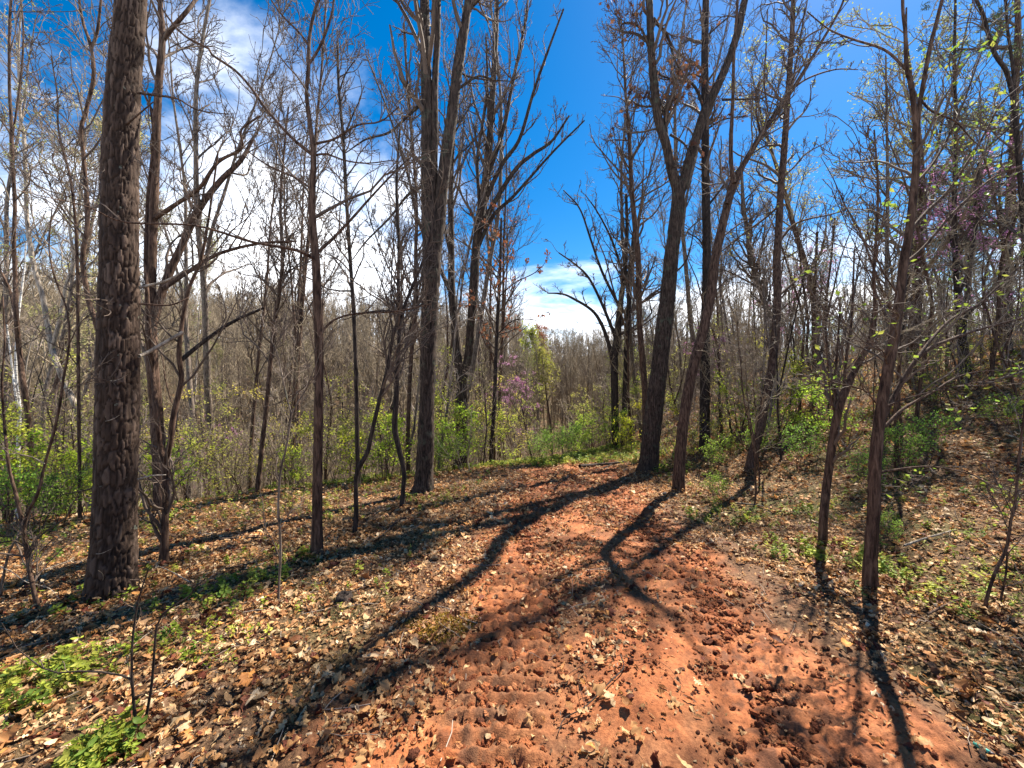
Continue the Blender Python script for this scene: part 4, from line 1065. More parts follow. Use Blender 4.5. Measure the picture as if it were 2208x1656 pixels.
T('dry_stem', 'pale slanting dry stem at the margin just in front of the dark forked sapling', 'sapling',
  [[(2, 1290, 3.5), (8, 1240, 3.5), (20, 1190, 3.5), (38, 1160, 3), (56, 1140, 3), (66, 1100, 2.5)]],
  [([(0, 1221), (30, 1236), (57, 1255), (105, 1268), (129, 1292)], 1.6, .8, -.2, 'pale'), ([(48, 1148), (70, 1155), (100, 1170)], 1.2, .6, .1, 'pale')],
  seed=26, mat='grey', cell=.03, amp=.05, flare=0)

# middle left
T('slender_tree', 'lone thin leaning trunk between the pine and the slim ascending tree', 'tree',
  [[(554, 1078, 6), (558, 1030, 5.5), (566, 950, 5.5), (573, 890, 5), (582, 797, 5), (592, 695, 4.5), (603, 628, 4.5), (609, 560, 4), (606, 480, 3.5), (605, 423, 3), (612, 330, 2.5), (622, 230, 2)]],
  [([(600, 640), (560, 600), (520, 590), (470, 560)], 2, .8, .3)], Y=8.6, seed=27, mat='brown', cell=.05, crown=dict(n1=40, l1=(.7, 2.1), t=(.35, 1), nl=5, rmin=.0045, **FINE))
T('slender_tree', 'sinuous dark sapling with a strong S bend before the shaggy trunk', 'tree',
  [[(766, 1150, 6), (768, 1100, 5.5), (768, 1030, 5.5), (778, 1000, 5.5), (792, 976, 5), (802, 932, 5), (818, 864, 4.5), (835, 797, 4.5), (848, 722, 4), (865, 678, 4), (889, 618, 3.5), (909, 570, 3), (935, 480, 2.5), (950, 400, 2)]],
  [([(848, 722), (838, 660), (815, 590), (790, 540)], 2, .8, .2), ([(865, 680), (845, 620), (850, 500), (860, 420)], 2, .8, -.2)], seed=28, mat='dark', cell=.03, amp=.06, crown=dict(n1=26, l1=(.4, 1.5), t=(.4, 1), nl=6, rmin=.0032, **FINE))
T('slender_tree', 'dark sapling swelling at its middle, close against the shaggy trunk', 'tree',
  [[(867, 1096, 5.5), (869, 1060, 5), (871, 1016, 5.5), (858, 960, 6), (851, 920, 6.5), (853, 880, 6), (857, 797, 5), (862, 695, 4.5), (859, 611, 4), (860, 520, 3.5), (855, 400, 3), (862, 280, 2)]],
  [([(862, 700), (880, 640), (885, 560)], 2, .8, .2), ([(858, 620), (830, 560), (800, 480), (780, 400)], 2, .8, .2)], seed=29, mat='dark', cell=.03, amp=.08, crown=dict(n1=32, l1=(.5, 1.6), t=(.35, 1), nl=6, rmin=.0035, **FINE))
T('slender_tree', 'very straight thin trunk midway between the slim ascending tree and the shaggy one', 'tree',
  [[(772, 1060, 5), (771, 983, 5), (769, 864, 4.8), (767, 780, 4.6), (762, 661, 4.4), (755, 560, 4.2), (747, 430, 4), (740, 300, 3.6), (730, 180, 3), (728, 90, 2.6)]],
  [([(740, 300), (760, 250), (780, 200), (772, 150)], 2, .8, .2), ([(731, 200), (745, 160), (765, 130)], 2, 1, -.1)], Y=8.5, seed=30, mat='dark', cell=.05, crown=dict(n1=34, l1=(.6, 1.9), t=(.4, 1), nl=4, rmin=.0045, **FINE))
T('slender_tree', 'thin upright trunk almost touching the shaggy stem from behind', 'tree',
  [[(880, 1000, 4.5), (879, 956, 4.5), (885, 797, 4.5), (896, 661, 4.5), (896, 560, 4), (898, 480, 4), (895, 380, 3.5), (880, 200, 3), (870, 50, 2)]],
  [], Y=11, seed=31, mat='brown', cell=.05, crown=dict(n1=44, l1=(.9, 2.8), t=(.35, 1), rmin=.006, **FINE))
T('young_oak', 'thin straight tree clinging to russet leaves in front of the low white cloud', 'tree',
  [[(1058, 1000, 4.5), (1062, 930, 4.3), (1066, 864, 4.2), (1071, 729, 4), (1076, 628, 3.5), (1079, 560, 3), (1081, 470, 2)]],
  [([(1076, 640), (1110, 610), (1150, 590), (1172, 572)], 1.5, .8, .3), ([(1073, 720), (1110, 690), (1160, 690)], 1.6, .8, .2)], Y=12.5, seed=32, mat='dark', cell=.05,
  crown=dict(n1=30, l1=(.9, 2.3), t=(.45, 1), a1=(.9, 1.4), nl=6, rmin=.005, n2=5, n3=3, wig=.16, up=.08),
  leaves=dict(mat='brownleaf', name='withered_leaves', n=420, size=(.07, .12), cols=[(.42, .16, .07), (.50, .22, .10), (.34, .12, .06)], tmpl='lobed', droop=1.0))
T('sapling', 'thread-thin sapling rising from the leaves before the slim ascending tree', 'sapling',
  [[(600, 1302, 3.2), (602, 1250, 3), (605, 1197, 3), (604, 1147, 2.8), (600, 1101, 2.8), (605, 1017, 2.6), (617, 966, 2.4), (629, 891, 2.2)], [(629, 893, 1.8), (619, 858, 1.8), (606, 797, 1.5), (595, 753, 1.4), (573, 712, 1.1), (560, 660, .8)], [(629, 892, 1.6), (642, 868, 1.6), (660, 840, 1.4), (676, 800, 1.2), (690, 760, .8)]],
  [([(604, 1140), (630, 1100), (655, 1085)], 1.2, .6, .1, 'pale')], seed=33, wob=.01, mat='grey', cell=.03, amp=.04, flare=.05, crown=dict(n1=16, l1=(.2, .7), t=(.3, 1), nl=3, ll=(.1, .3), rmin=.002, n2=4, n3=2, wig=.2, up=.2))
T('sapling', 'bare forked twiggy sapling in the near leaves, its limbs spread like a hand', 'sapling',
  [[(292, 1588, 4.5), (293, 1560, 4), (289, 1520, 3.8), (285, 1470, 3.4), (284, 1420, 3), (287, 1367, 2.8), (297, 1299, 2.4), (309, 1258, 2), (322, 1222, 1.4)]],
  [([(285, 1466), (262, 1456), (220, 1449), (172, 1447), (125, 1451), (90, 1440), (66, 1422), (36, 1398), (20, 1370), (3, 1343)], 3, 1.5, -.1), ([(292, 1502), (330, 1490), (372, 1475), (420, 1450), (473, 1424)], 2, .8, .3)],
  seed=34, mat='dark', cell=.02, amp=.06, flare=.1, crown=dict(n1=5, l1=(.08, .2), t=(.4, 1), nl=2, ll=(.04, .12), rmin=.0015, wig=.2, up=.2))
T('sapling', 'bare crooked shoot in the near leaves whose pale tip bends over', 'sapling',
  [[(312, 1568, 4), (320, 1520, 3.6), (328, 1468, 3.4), (333, 1400, 3), (338, 1350, 2.8), (350, 1325, 2.6), (366, 1312, 2.4), (388, 1298, 2.4), (409, 1285, 2.2), (422, 1265, 2), (440, 1250, 1.6)]],
  [], seed=35, mat='dark', cell=.02, amp=.06, flare=.1, crown=dict(n1=5, l1=(.05, .16), t=(.4, 1), rmin=.0014, wig=.2, up=.2))
T('sapling', 'slanting two-stemmed shrub of bare brown shoots at the edge of the leafy bank', 'sapling',
  [[(2122, 1318, 5), (2128, 1290, 4.5), (2143, 1241, 4.5), (2160, 1205, 4.5), (2172, 1175, 4.2), (2180, 1120, 4), (2188, 1096, 3.8), (2196, 1000, 3.5), (2204, 930, 3), (2212, 860, 2.5)], [(2150, 1336, 4), (2156, 1300, 3.5), (2168, 1245, 3), (2172, 1190, 2.5)]],
  [([(2184, 1110), (2150, 1040), (2120, 990)], 1.5, .6, .2), ([(2196, 1000), (2204, 950), (2186, 870)], 1.6, .8, .1, 'pale')], seed=36, mat='brown', cell=.03, amp=.05, flare=.1, crown=dict(n1=14, l1=(.2, .7), t=(.3, 1), nl=3, ll=(.1, .3), rmin=.0022, n2=4, n3=2, wig=.2, up=.2))
# up the bank
T('tall_tree', 'dark trunk high on the bank with fine pine sprays behind it', 'tree',
  [[(2076, 872, 9), (2074, 800, 8.5), (2070, 729, 8), (2064, 640, 7.5), (2060, 560, 7), (2057, 440, 6), (2062, 300, 5), (2058, 150, 4), (2060, 0, 3)], [(2064, 640, 4.5), (2085, 590, 4), (2098, 480, 3.5), (2110, 350, 3)]],
  [([(2060, 500), (2030, 440), (2010, 350)], 2.5, 1, .4)], Y=10.5, ext=[3, 0], seed=37, wob=.04, mat='dark', cell=.06, crown=dict(n1=50, l1=(.8, 2.6), t=(.3, 1), nl=5, rmin=.005, **FINE),
  leaves=dict(mat='green', name='buds', n=500, size=(.03, .06), cols=G_BUD))
T('tall_tree', 'dark arching trunk at the margin up the bank above the pink blossom', 'tree',
  [[(2222, 800, 8), (2214, 600, 8), (2205, 450, 7.5), (2196, 338, 7), (2188, 240, 6.5), (2172, 160, 6), (2146, 118, 5.5), (2130, 70, 5), (2120, 30, 4.5), (2094, -20, 4)], [(2188, 240, 5), (2184, 150, 4.5), (2172, 60, 4), (2166, -10, 3.5)]],
  [([(2190, 260), (2150, 300), (2110, 330), (2080, 320)], 3, 1.2, .2)], Y=8.2, ext=[2, 3], seed=38, wob=.03, mat='dark', cell=.05, crown=dict(n1=44, l1=(.7, 2.3), t=(.25, 1), nl=5, rmin=.0045, **FINE),
  leaves=dict(mat='green', name='buds', n=700, size=(.03, .06), cols=G_BUD))
T('tall_tree', 'thin grey trunk close behind the nearest bank trunk', 'tree',
  [[(1908, 1000, 5.5), (1911, 800, 5), (1911, 695, 5), (1912, 560, 4.5), (1914, 400, 4), (1912, 250, 3), (1910, 120, 2)]],
  [], Y=9.0, seed=39, mat='grey', cell=.05, crown=dict(n1=40, l1=(.7, 2.2), t=(.3, 1), rmin=.0045, **FINE))
T('tall_tree', 'pale grey leaning trunk crossing behind the reddish leaning one', 'tree',
  [[(1672, 900, 6.5), (1668, 800, 6.5), (1661, 695, 6.5), (1648, 650, 6), (1637, 617, 6), (1627, 585, 5.5), (1618, 540, 5), (1604, 450, 4), (1598, 350, 3)]],
  [([(1628, 585), (1645, 520), (1655, 440)], 3, 1.2, .3)], Y=13.5, seed=40, mat='grey', cell=.06, crown=dict(n1=44, l1=(.9, 2.8), t=(.35, 1), nl=6, rmin=.006, **FINE))
T('tall_tree', 'multi-stemmed slim tree between the reddish leaning trunk and the snapped one', 'tree',
  [[(1753, 960, 5), (1754, 880, 5), (1755, 780, 4.5), (1754, 690, 4), (1758, 600, 3.5), (1762, 500, 3)], [(1754, 830, 3.5), (1740, 760, 3.5), (1742, 690, 3), (1730, 600, 2.5), (1720, 500, 2)], [(1755, 800, 3.5), (1775, 740, 3), (1780, 660, 3), (1792, 560, 2.5), (1800, 470, 2)]],
  [], Y=12, seed=41, wob=.05, mat='brown', cell=.05, crown=dict(n1=54, l1=(.7, 2.2), t=(.3, 1), rmin=.0055, **FINE))
# ------------------------------------------------------------------ woods behind: repeated trees, saplings, shrubs
CLEAR = False   # templates are grown about the origin
def local_stem(h, r, lean=0.04, wig=0.05, n=12, rg=rng, bend=None):
    p = np.zeros(3); d = nrm(np.array([rg.normal(0, lean), rg.normal(0, lean), 1.0])); out = []
    for k in range(n):
        t = k / (n - 1)
        out.append([*p, r * (1 - 0.85 * t ** 1.2)])
        d = nrm(d + np.array([rg.normal(0, wig), rg.normal(0, wig), 0.06]))
        p = p + d * h / (n - 1)
    return np.array(out)

def fork(line, k, h, r, out, rg):
    p = line[k, :3].copy(); d = nrm(np.array([rg.normal(0, out), rg.normal(0, out), 1.0])); o = []
    for i in range(8):
        o.append([*p, r * (1 - .8 * i / 7)]); d = nrm(d + np.array([rg.normal(0, .06), rg.normal(0, .06), .1])); p = p + d * h / 7
    return np.array(o)

def copy_tree(root, loc, rz, sc, label=None):
    r = root.copy(); COL.objects.link(r)
    r.location = loc; r.rotation_euler = (0, 0, rz); r.scale = (sc, sc, sc)
    if label: r['label'] = label
    for ch in root.children:
        c = ch.copy(); COL.objects.link(c); c.parent = r
    return r

def place(root, loc, rz, sc):
    root.location = loc; root.rotation_euler = (0, 0, rz); root.scale = (sc,) * 3

class Kinds:
    """templates of one kind; the first use moves the template itself, later uses copy it"""
    def __init__(self, makers, looks=None): self.t = [(m, None) for m in makers]; self.looks = looks
    def put(self, i, x, y, rz, sc, label, group, cat):
        if self.looks and '%s' in label: label = label % self.looks[i]
        m, root = self.t[i]
        z = float(terrain(x, y)) - 0.03
        if root is None:
            root = m(); self.t[i] = (m, root); place(root, (x, y, z), rz, sc); o = root
        else: o = copy_tree(root, (x, y, z), rz, sc)
        tag(o, label, cat, group)
        return o

def mk_bare(i, thin=False):
    def f():
        rg = np.random.default_rng(300 + i)
        h = [17, 20, 15, 18, 21, 16, 19][i]; r = [.075, .13, .06, .10, .15, .07, .095][i]
        s = [local_stem(h, r, .03, [.03, .05, .07, .04, .04, .08, .05][i], rg=rg)]
        if i in (1, 3, 6): s.append(fork(s[0], 4 + (i % 3), h * .5, r * .55, .35, rg))
        if i == 4: s += [fork(s[0], 5, h * .5, r * .5, .4, rg), fork(s[0], 6, h * .42, r * .45, .4, rg)]
        lv = None
        if thin: lv = dict(mat='green', name='buds', n=800, size=(.04, .07), cols=[(.34, .36, .13), (.40, .40, .17), (.28, .32, .10)], spread=.08)
        elif i == 5: lv = dict(mat='green', name='buds', n=2600, size=(.05, .09), cols=[(.36, .36, .13), (.42, .40, .18), (.30, .34, .10)], spread=.08)
        return build_tree('bare_tree', None, 'tree', s, [], mat=['brown', 'oak', 'grey', 'brown', 'dark', 'pale', 'grey'][i], twig=['twig', 'twig', 'twig_far', 'twig', 'twig', 'twig_far', 'twig'][i], seed=310 + i, amp=.08, cell=.09, step=.4, sides_max=10, flare=.2, leaves=lv,
            crown=dict(n1=20 if thin else 34, l1=(1.6, 4.2), t=(.28, .99), a1=(.45, 1.0), n2=5 if thin else 6, n3=4 if thin else 5, n4=0 if thin else 1, l2=(.3, .55), l3=(.35, .65), wig=.17, up=.22, rmin=.008))
    return f
def mk_sapling(i):
    def f():
        rg = np.random.default_rng(400 + i)
        h = [4.5, 6.5, 3.2, 8.0, 5.2][i]; r = [.022, .035, .016, .045, .026][i]
        s = [local_stem(h, r, .08, .09, rg=rg)]
        if i in (0, 2, 4): s.append(fork(s[0], 3, h * .6, r * .7, .4, rg))
        return build_tree('bare_sapling', None, 'sapling', s, [], mat=['brown', 'grey', 'grey', 'brown', 'dark'][i], twig=['twig_far', 'twig_pale', 'twig_pale', 'twig_far', 'twig'][i], seed=410 + i, amp=.05, cell=.05, step=.3, sides_max=8, flare=.1,
            crown=dict(n1=18, l1=(.5, 1.7), t=(.22, 1), a1=(.5, 1.1), n2=5, n3=4, wig=.2, up=.15, rmin=.005))
    return f
GREENS = [[(.44, .48, .08), (.36, .42, .07), (.52, .52, .12)], [(.34, .46, .06), (.26, .40, .05), (.42, .52, .09)], [(.44, .42, .13), (.38, .38, .11), (.50, .46, .18)], [(.22, .36, .08), (.28, .42, .09), (.18, .30, .06)], [(.46, .52, .08), (.36, .46, .06), (.3, .42, .06)], [(.44, .45, .12), (.38, .41, .10), (.50, .48, .16)], [(.40, .46, .09), (.48, .50, .13), (.34, .40, .08)]]
GREENS = [[tuple(min(.62, v * f) for v, f in zip(c, (1.15, 1.15, .9))) for c in g] for g in GREENS]
def mk_shrub(i):
    def f():
        rg = np.random.default_rng(500 + i)
        s = []
        for k in range([3, 4, 3, 5, 4, 2, 2][i]):
            l = local_stem([2.2, 1.8, 3.0, 1.0, 1.5, 4.6, 5.4][i] * rg.uniform(.75, 1.1), [.010, .010, .013, .008, .010, .02, .025][i], .20 if i < 5 else .1, .12, 8, rg); l[:, :2] += rg.normal(0, .10, 2); s.append(l)
        return build_tree('leafy_shrub', None, 'shrub', s, [], mat='brown', twig='twig', seed=510 + i, amp=.04, cell=.05, step=.15, sides_max=6, flare=0,
            crown=dict(n1=[30, 34, 34, 34, 30, 34, 40][i], l1=[(.35, .95), (.35, .95), (.5, 1.3), (.25, .6), (.3, .9), (.7, 1.9), (.8, 2.1)][i], t=(.15 if i < 5 else .25, 1), a1=(.5, 1.25), n2=5, n3=2, wig=.2, up=.1, rmin=.003 if i < 5 else .005),
            leaves=dict(mat='green', name='leaves', n=[680, 780, 720, 1100, 600, 680, 650][i], size=[(.04, .07), (.045, .08), (.035, .065), (.03, .05), (.05, .09), (.045, .08), (.04, .075)][i], cols=GREENS[i], spread=.05, trange=(.1, 1)))
    return f
def mk_redbud(i):
    def f():
        rg = np.random.default_rng(600 + i)
        s = [local_stem(5.5, .05, .12, .09, rg=rg)]; s += [fork(s[0], 3, 3.4, .03, .6, rg), fork(s[0], 5, 2.6, .025, .7, rg)]
        return build_tree('redbud_tree', None, 'tree', s, [], mat='dark', twig='twig', seed=610 + i, amp=.06, cell=.06, step=.3, sides_max=8, flare=.1,
            crown=dict(n1=26, l1=(.7, 1.9), t=(.3, 1), a1=(.6, 1.2), n2=6, n3=3, wig=.18, up=.05, rmin=.006),
            leaves=dict(mat='blossom', name='blossoms', n=2600, size=(.028, .058), cols=[(.66, .30, .52), (.74, .40, .62), (.56, .22, .44)], spread=.03, trange=(0, 1)))
    return f
def mk_pine(i):
    def f():
        rg = np.random.default_rng(700 + i)
        s = [local_stem([17, 14][i], [.16, .12][i], .02, .025, rg=rg)]
        return build_tree('evergreen_tree', None, 'tree', s, [], mat='brown', twig='twig', seed=710 + i, amp=.1, cell=.07, step=.4, sides_max=10, flare=.15,
            crown=dict(n1=60, l1=(1.2, 3.2), t=(.22, .99), a1=(1.1, 1.5), n2=6, n3=4, l3=(.35, .6), wig=.12, up=.06, rmin=.006),
            leaves=dict(mat='needle', name='needles', n=8000, size=(.10, .20), cols=[(.085, .12, .05), (.12, .155, .07), (.06, .09, .04)], spread=.05, trange=(.3, 1), tmpl='needle', aspect=.09))
    return f
bank_bare = Kinds([mk_bare(i, True) for i in (0, 2, 3, 5)], ['straight brown', 'crooked grey', 'forked brown', 'pale budding'])
bare, sap, shrub, redbud, pines = Kinds([mk_bare(i) for i in range(7)], ['straight brown', 'stout dark forked', 'crooked grey', 'forked brown', 'dark three-stemmed', 'pale budding', 'tall forked grey']), Kinds([mk_sapling(i) for i in range(5)], ['forked brown', 'tall grey', 'small forked grey', 'tall brown', 'forked dark']), Kinds([mk_shrub(i) for i in range(7)], ['yellow-green', 'bright green', 'tall pale olive', 'low dark green', 'large-leaved yellow-green', 'thin tree-like olive', 'thin tree-like yellow-green']), Kinds([mk_redbud(i) for i in range(2)]), Kinds([mk_pine(i) for i in range(2)])

taken = [(o.location.x, o.location.y) for o in COL.objects if o.type == 'EMPTY']
def free(x, y, gap):
    return all((x - a) ** 2 + (y - b) ** 2 > gap * gap for a, b in taken)

def px_of(x, y): return CX + F_PX * x / y
rw = np.random.default_rng(77)
def strew(kinds, n, ylo, yhi, pxlo, pxhi, gap, sc, label, group, cat, clear=None, weights=None, hcap=None):
    k = 0
    for tries in range(n * 40):
        if k >= n: break
        y = float(np.sqrt(rw.uniform(ylo ** 2, yhi ** 2))); px = float(rw.uniform(pxlo, pxhi)); x = (px - CX) / F_PX * y
        if abs(x - path_x(y)) < (2.3 if y < 13 else 1.2 if y < 30 else 0): continue
        if clear and any(a < px < b and y < yy for a, b, yy in clear): continue
        lim = 9.9
        if hcap and 1125 < px < 1330: lim = (1.6 + 120 / F_PX * y - float(terrain(x, y))) / hcap
        if lim < .3: continue
        if not free(x, y, gap): continue
        taken.append((x, y)); k += 1
        i = int(rw.choice(len(kinds.t), p=weights))
        kinds.put(i, x, y, float(rw.uniform(0, 6.28)), min(float(rw.uniform(*sc)), lim * float(rw.uniform(.85, 1))), label, group, cat)

GAP = [(1120, 1335, 19)]
strew(bare, 30, 11.5, 26, -150, 1600, 1.0, (.85, 1.35), '%s bare tree in the woods on the slope just below the crest', 'bare trees crowding the slope below the crest', 'tree', GAP, [.24, .05, .24, .13, .03, .16, .15], 19)
strew(bare, 150, 27, 60, -250, 1640, 1.2, (.55, .85), '%s bare tree in the far woods across the valley floor', 'bare trees across the valley floor', 'tree', None, [.22, .06, .22, .13, .03, .18, .16], 19)
strew(bank_bare, 40, 9, 34, 1560, 2420, 1.2, (.45, .85), '%s bare tree in the open woods up the leafy bank', 'bare trees up the leafy bank', 'tree', None, [.3, .4, .15, .15])
strew(sap, 150, 8.5, 30, -100, 1640, .45, (.7, 1.3), '%s bare sapling in the undergrowth below the crest', 'bare saplings below the crest', 'sapling', [(1090, 1330, 13)], None, 8)
strew(sap, 60, 5.0, 16, 1560, 2350, .45, (.5, 1.0), '%s bare sapling on the leafy bank', 'bare saplings on the leafy bank', 'sapling')

# shrubs: traced clumps, then filler
SH = .92
def shrub_at(px, Y, i, sc, label, group):
    x = (px - CX) / F_PX * Y
    shrub.put(i, x, Y, float(rw.uniform(0, 6.28)), sc * SH, label, group, 'shrub')
L1, G1 = '%s shrub in the fresh brush beyond the shaggy trunk', 'leafy shrubs beside the crest of the track'
for px, Y, i, sc in [(830, 9.0, 1, 1.0), (790, 9.6, 0, 1.0), (860, 10.2, 4, 1.25), (750, 10.5, 4, 1.1), (980, 11.0, 0, 1.25), (1010, 11.5, 4, 1.4), (955, 10.2, 3, 1.0), (1050, 12.5, 2, 1.1), (1090, 13.5, 0, 1.1), (1035, 13, 1, 1.2), (930, 12, 2, 1.1), (880, 12.5, 0, 1.2), (1120, 15, 2, 1.2), (980, 14.5, 2, 1.3), (1005, 10.3, 1, .9)]:
    shrub_at(px, Y, i, sc, L1, G1)
L2, G2 = '%s bush growing where the track drops out of sight', 'green bushes at the end of the track'
for px, Y, i, sc in [(1190, 14.0, 3, 1.2), (1165, 15.0, 3, 1.2), (1225, 14.2, 3, 1.3), (1250, 15.2, 3, 1.3), (1275, 13.6, 1, .9), (1215, 17.5, 1, 1.2), (1290, 16, 0, 1.1), (1310, 14.5, 1, 1.0), (1340, 13.2, 0, 1.0), (1360, 12.4, 4, .9)]:
    shrub_at(px, Y, i, sc, L2, G2)
L3, G3 = '%s shrub in the thicket between the bank trunks', 'leafy shrubs on the bank'
for px, Y, i, sc in [(1560, 10.5, 0, 1.0), (1590, 11.5, 1, 1.1), (1660, 9.8, 1, 1.0), (1690, 10.5, 0, 1.0), (1760, 9.6, 0, 1.0), (1600, 13, 2, 1.2), (1830, 7.5, 1, .8), (2060, 7.8, 2, .7), (1930, 5.6, 3, .8), (1545, 8.4, 3, .8), (1500, 9.6, 0, .8), (1640, 8.3, 3, .9), (1730, 7.2, 3, .8), (2000, 5.7, 3, .8), (2160, 6.2, 3, .6), (2020, 8.5, 0, .6), (2110, 9, 2, .6), (1870, 5.4, 3, .6), (1910, 4.0, 3, .35), (1545, 6.4, 3, .5)]:
    shrub_at(px, Y, i, sc, L3, G3)
L4, G4 = '%s shrub in the brush behind the scaly pine and forked sapling', 'leafy shrubs beyond the pine'
for px, Y, i, sc in [(20, 6.6, 1, 1.0), (60, 7.2, 4, 1.0), (110, 6.8, 0, 1.0), (150, 7.6, 1, 1.0), (185, 7.0, 4, .9), (-30, 7.2, 0, 1.1), (400, 8.6, 1, .9), (450, 9.5, 0, .9), (330, 8.8, 4, 1.0), (520, 10, 2, 1.0), (620, 10, 0, 1.0), (660, 10.5, 1, .8), (720, 10, 0, .9), (480, 11.5, 2, 1.3), (90, 9.0, 2, 1.4), (15, 9.5, 2, 1.4), (160, 9.5, 0, 1.3), (390, 12, 2, 1.4), (580, 13, 2, 1.4), (700, 13, 2, 1.3), (130, 5.9, 3, .9), (40, 5.8, 3, 1.0)]:
    shrub_at(px, Y, i, sc, L4, G4)
strew(shrub, 70, 11.5, 28, -100, 1500, .8, (.7, 1.15), '%s shrub deep in the undergrowth below the crest', 'undergrowth shrubs deep in the woods', 'shrub', [(1150, 1300, 16)], [.15, .1, .2, .05, .1, .2, .2])
strew(shrub, 18, 9, 20, 1560, 2380, .8, (.6, 1.1), '%s shrub further up the bank', 'undergrowth shrubs further up the bank', 'shrub', None, [.25, .15, .2, .2, .1, .05, .05])

# redbuds in bloom
for px, Y, i, sc, lb in [(1150, 19.0, 0, 1.05, 'pink flowering redbud beyond the end of the track'), (1120, 23, 1, 1.0, 'smaller pink redbud behind the flowering one beyond the track'),
                         (1578, 11.8, 1, .62, 'small redbud with a bright pink spray close to the blackish trunk'), (1680, 20, 0, 1.25, 'pink redbud whose bloom shows behind the reddish leaning trunk'),
                         (500, 22, 1, .95, 'faint pink redbud low in the woods beyond the lone thin trunk'), (440, 19, 0, .7, 'faint pink redbud between the forked sapling and the lone thin trunk'),
                         (2090, 9.5, 0, 1.15, 'tall redbud in pink bloom up the bank beneath the dark arching trunk'), (2180, 11.5, 1, 1.4, 'tall pink redbud at the margin up the bank')]:
    redbud.put(i, (px - CX) / F_PX * Y, Y, 1.3 * i + px, sc, lb, 'redbuds in bloom', 'tree')
# evergreens
for px, Y, i, sc, lb in [(2160, 13.0, 0, .95, 'pine with dark green needle sprays up the bank behind the arching trunk'), (2060, 20, 1, .9, 'pine further up the bank behind the dark trunk'),
                         (130, 27, 1, .85, 'evergreen with dull green foliage in the woods behind the pale slanting trunk'), (-60, 22, 0, .8, 'evergreen at the margin of the woods beyond the birch')]:
    pines.put(i, (px - CX) / F_PX * Y, Y, 2.1 * i + px, sc, lb, 'evergreens in the woods', 'tree')
# trees that have come into leaf on the far slope
def leafed(name, label, px, Y, h, cols, n, seed, t=(.45, .99), size=(.16, .30), spread=.25):
    rg = np.random.default_rng(seed)
    s = [local_stem(h, .14, .03, .05, rg=rg)]
    o = build_tree(name, None, 'tree', s, [], mat='brown', twig='twig_far', seed=seed, step=.5, sides_max=8, cell=.1,
        crown=dict(n1=28, l1=(1.6, 4.0), t=t, a1=(.6, 1.1), n2=5, n3=4, wig=.17, up=.15, rmin=.012), leaves=dict(mat='green' if name != 'russet_tree' else 'brownleaf', name='leaves', n=n, size=size, cols=cols, spread=spread))
    x = (px - CX) / F_PX * Y
    o.location = (x, Y, float(terrain(x, Y))); tag(o, label)
leafed('leafing_tree', 'yellow-green tree in new leaf on the far side of the valley', 1150, 58, 15.5, [(.42, .44, .06), (.36, .40, .06), (.46, .40, .07)], 6500, 801, (.4, .99), (.2, .36), .35)
leafed('leafing_tree', 'thinly leafed greenish tree just below the bright yellow-green one', 1190, 44, 12.5, [(.24, .26, .07), (.28, .28, .08)], 1500, 802)
leafed('russet_tree', 'tree still holding russet leaves on the far skyline', 1170, 78, 17, [(.34, .13, .06), (.42, .18, .09)], 2400, 803, (.6, .99))
leafed('leafing_tree', 'tall tree hazed with pale olive buds at the margin beyond the slanting trunk', 60, 17, 20, [(.42, .42, .20), (.48, .46, .26), (.36, .38, .14)], 5200, 804, (.3, .99), (.06, .11), .12)
leafed('leafing_tree', 'tree hazed with olive buds behind the reddish leaning trunk', 1760, 17, 15, [(.26, .30, .10), (.32, .33, .12)], 2600, 805, (.3, .99), (.06, .10), .12)
leafed('leafing_tree', 'tree hazed with olive buds behind the nearest bank trunk', 1960, 12, 12, [(.26, .30, .10), (.32, .33, .12)], 3200, 806, (.25, .99), (.045, .08), .1)

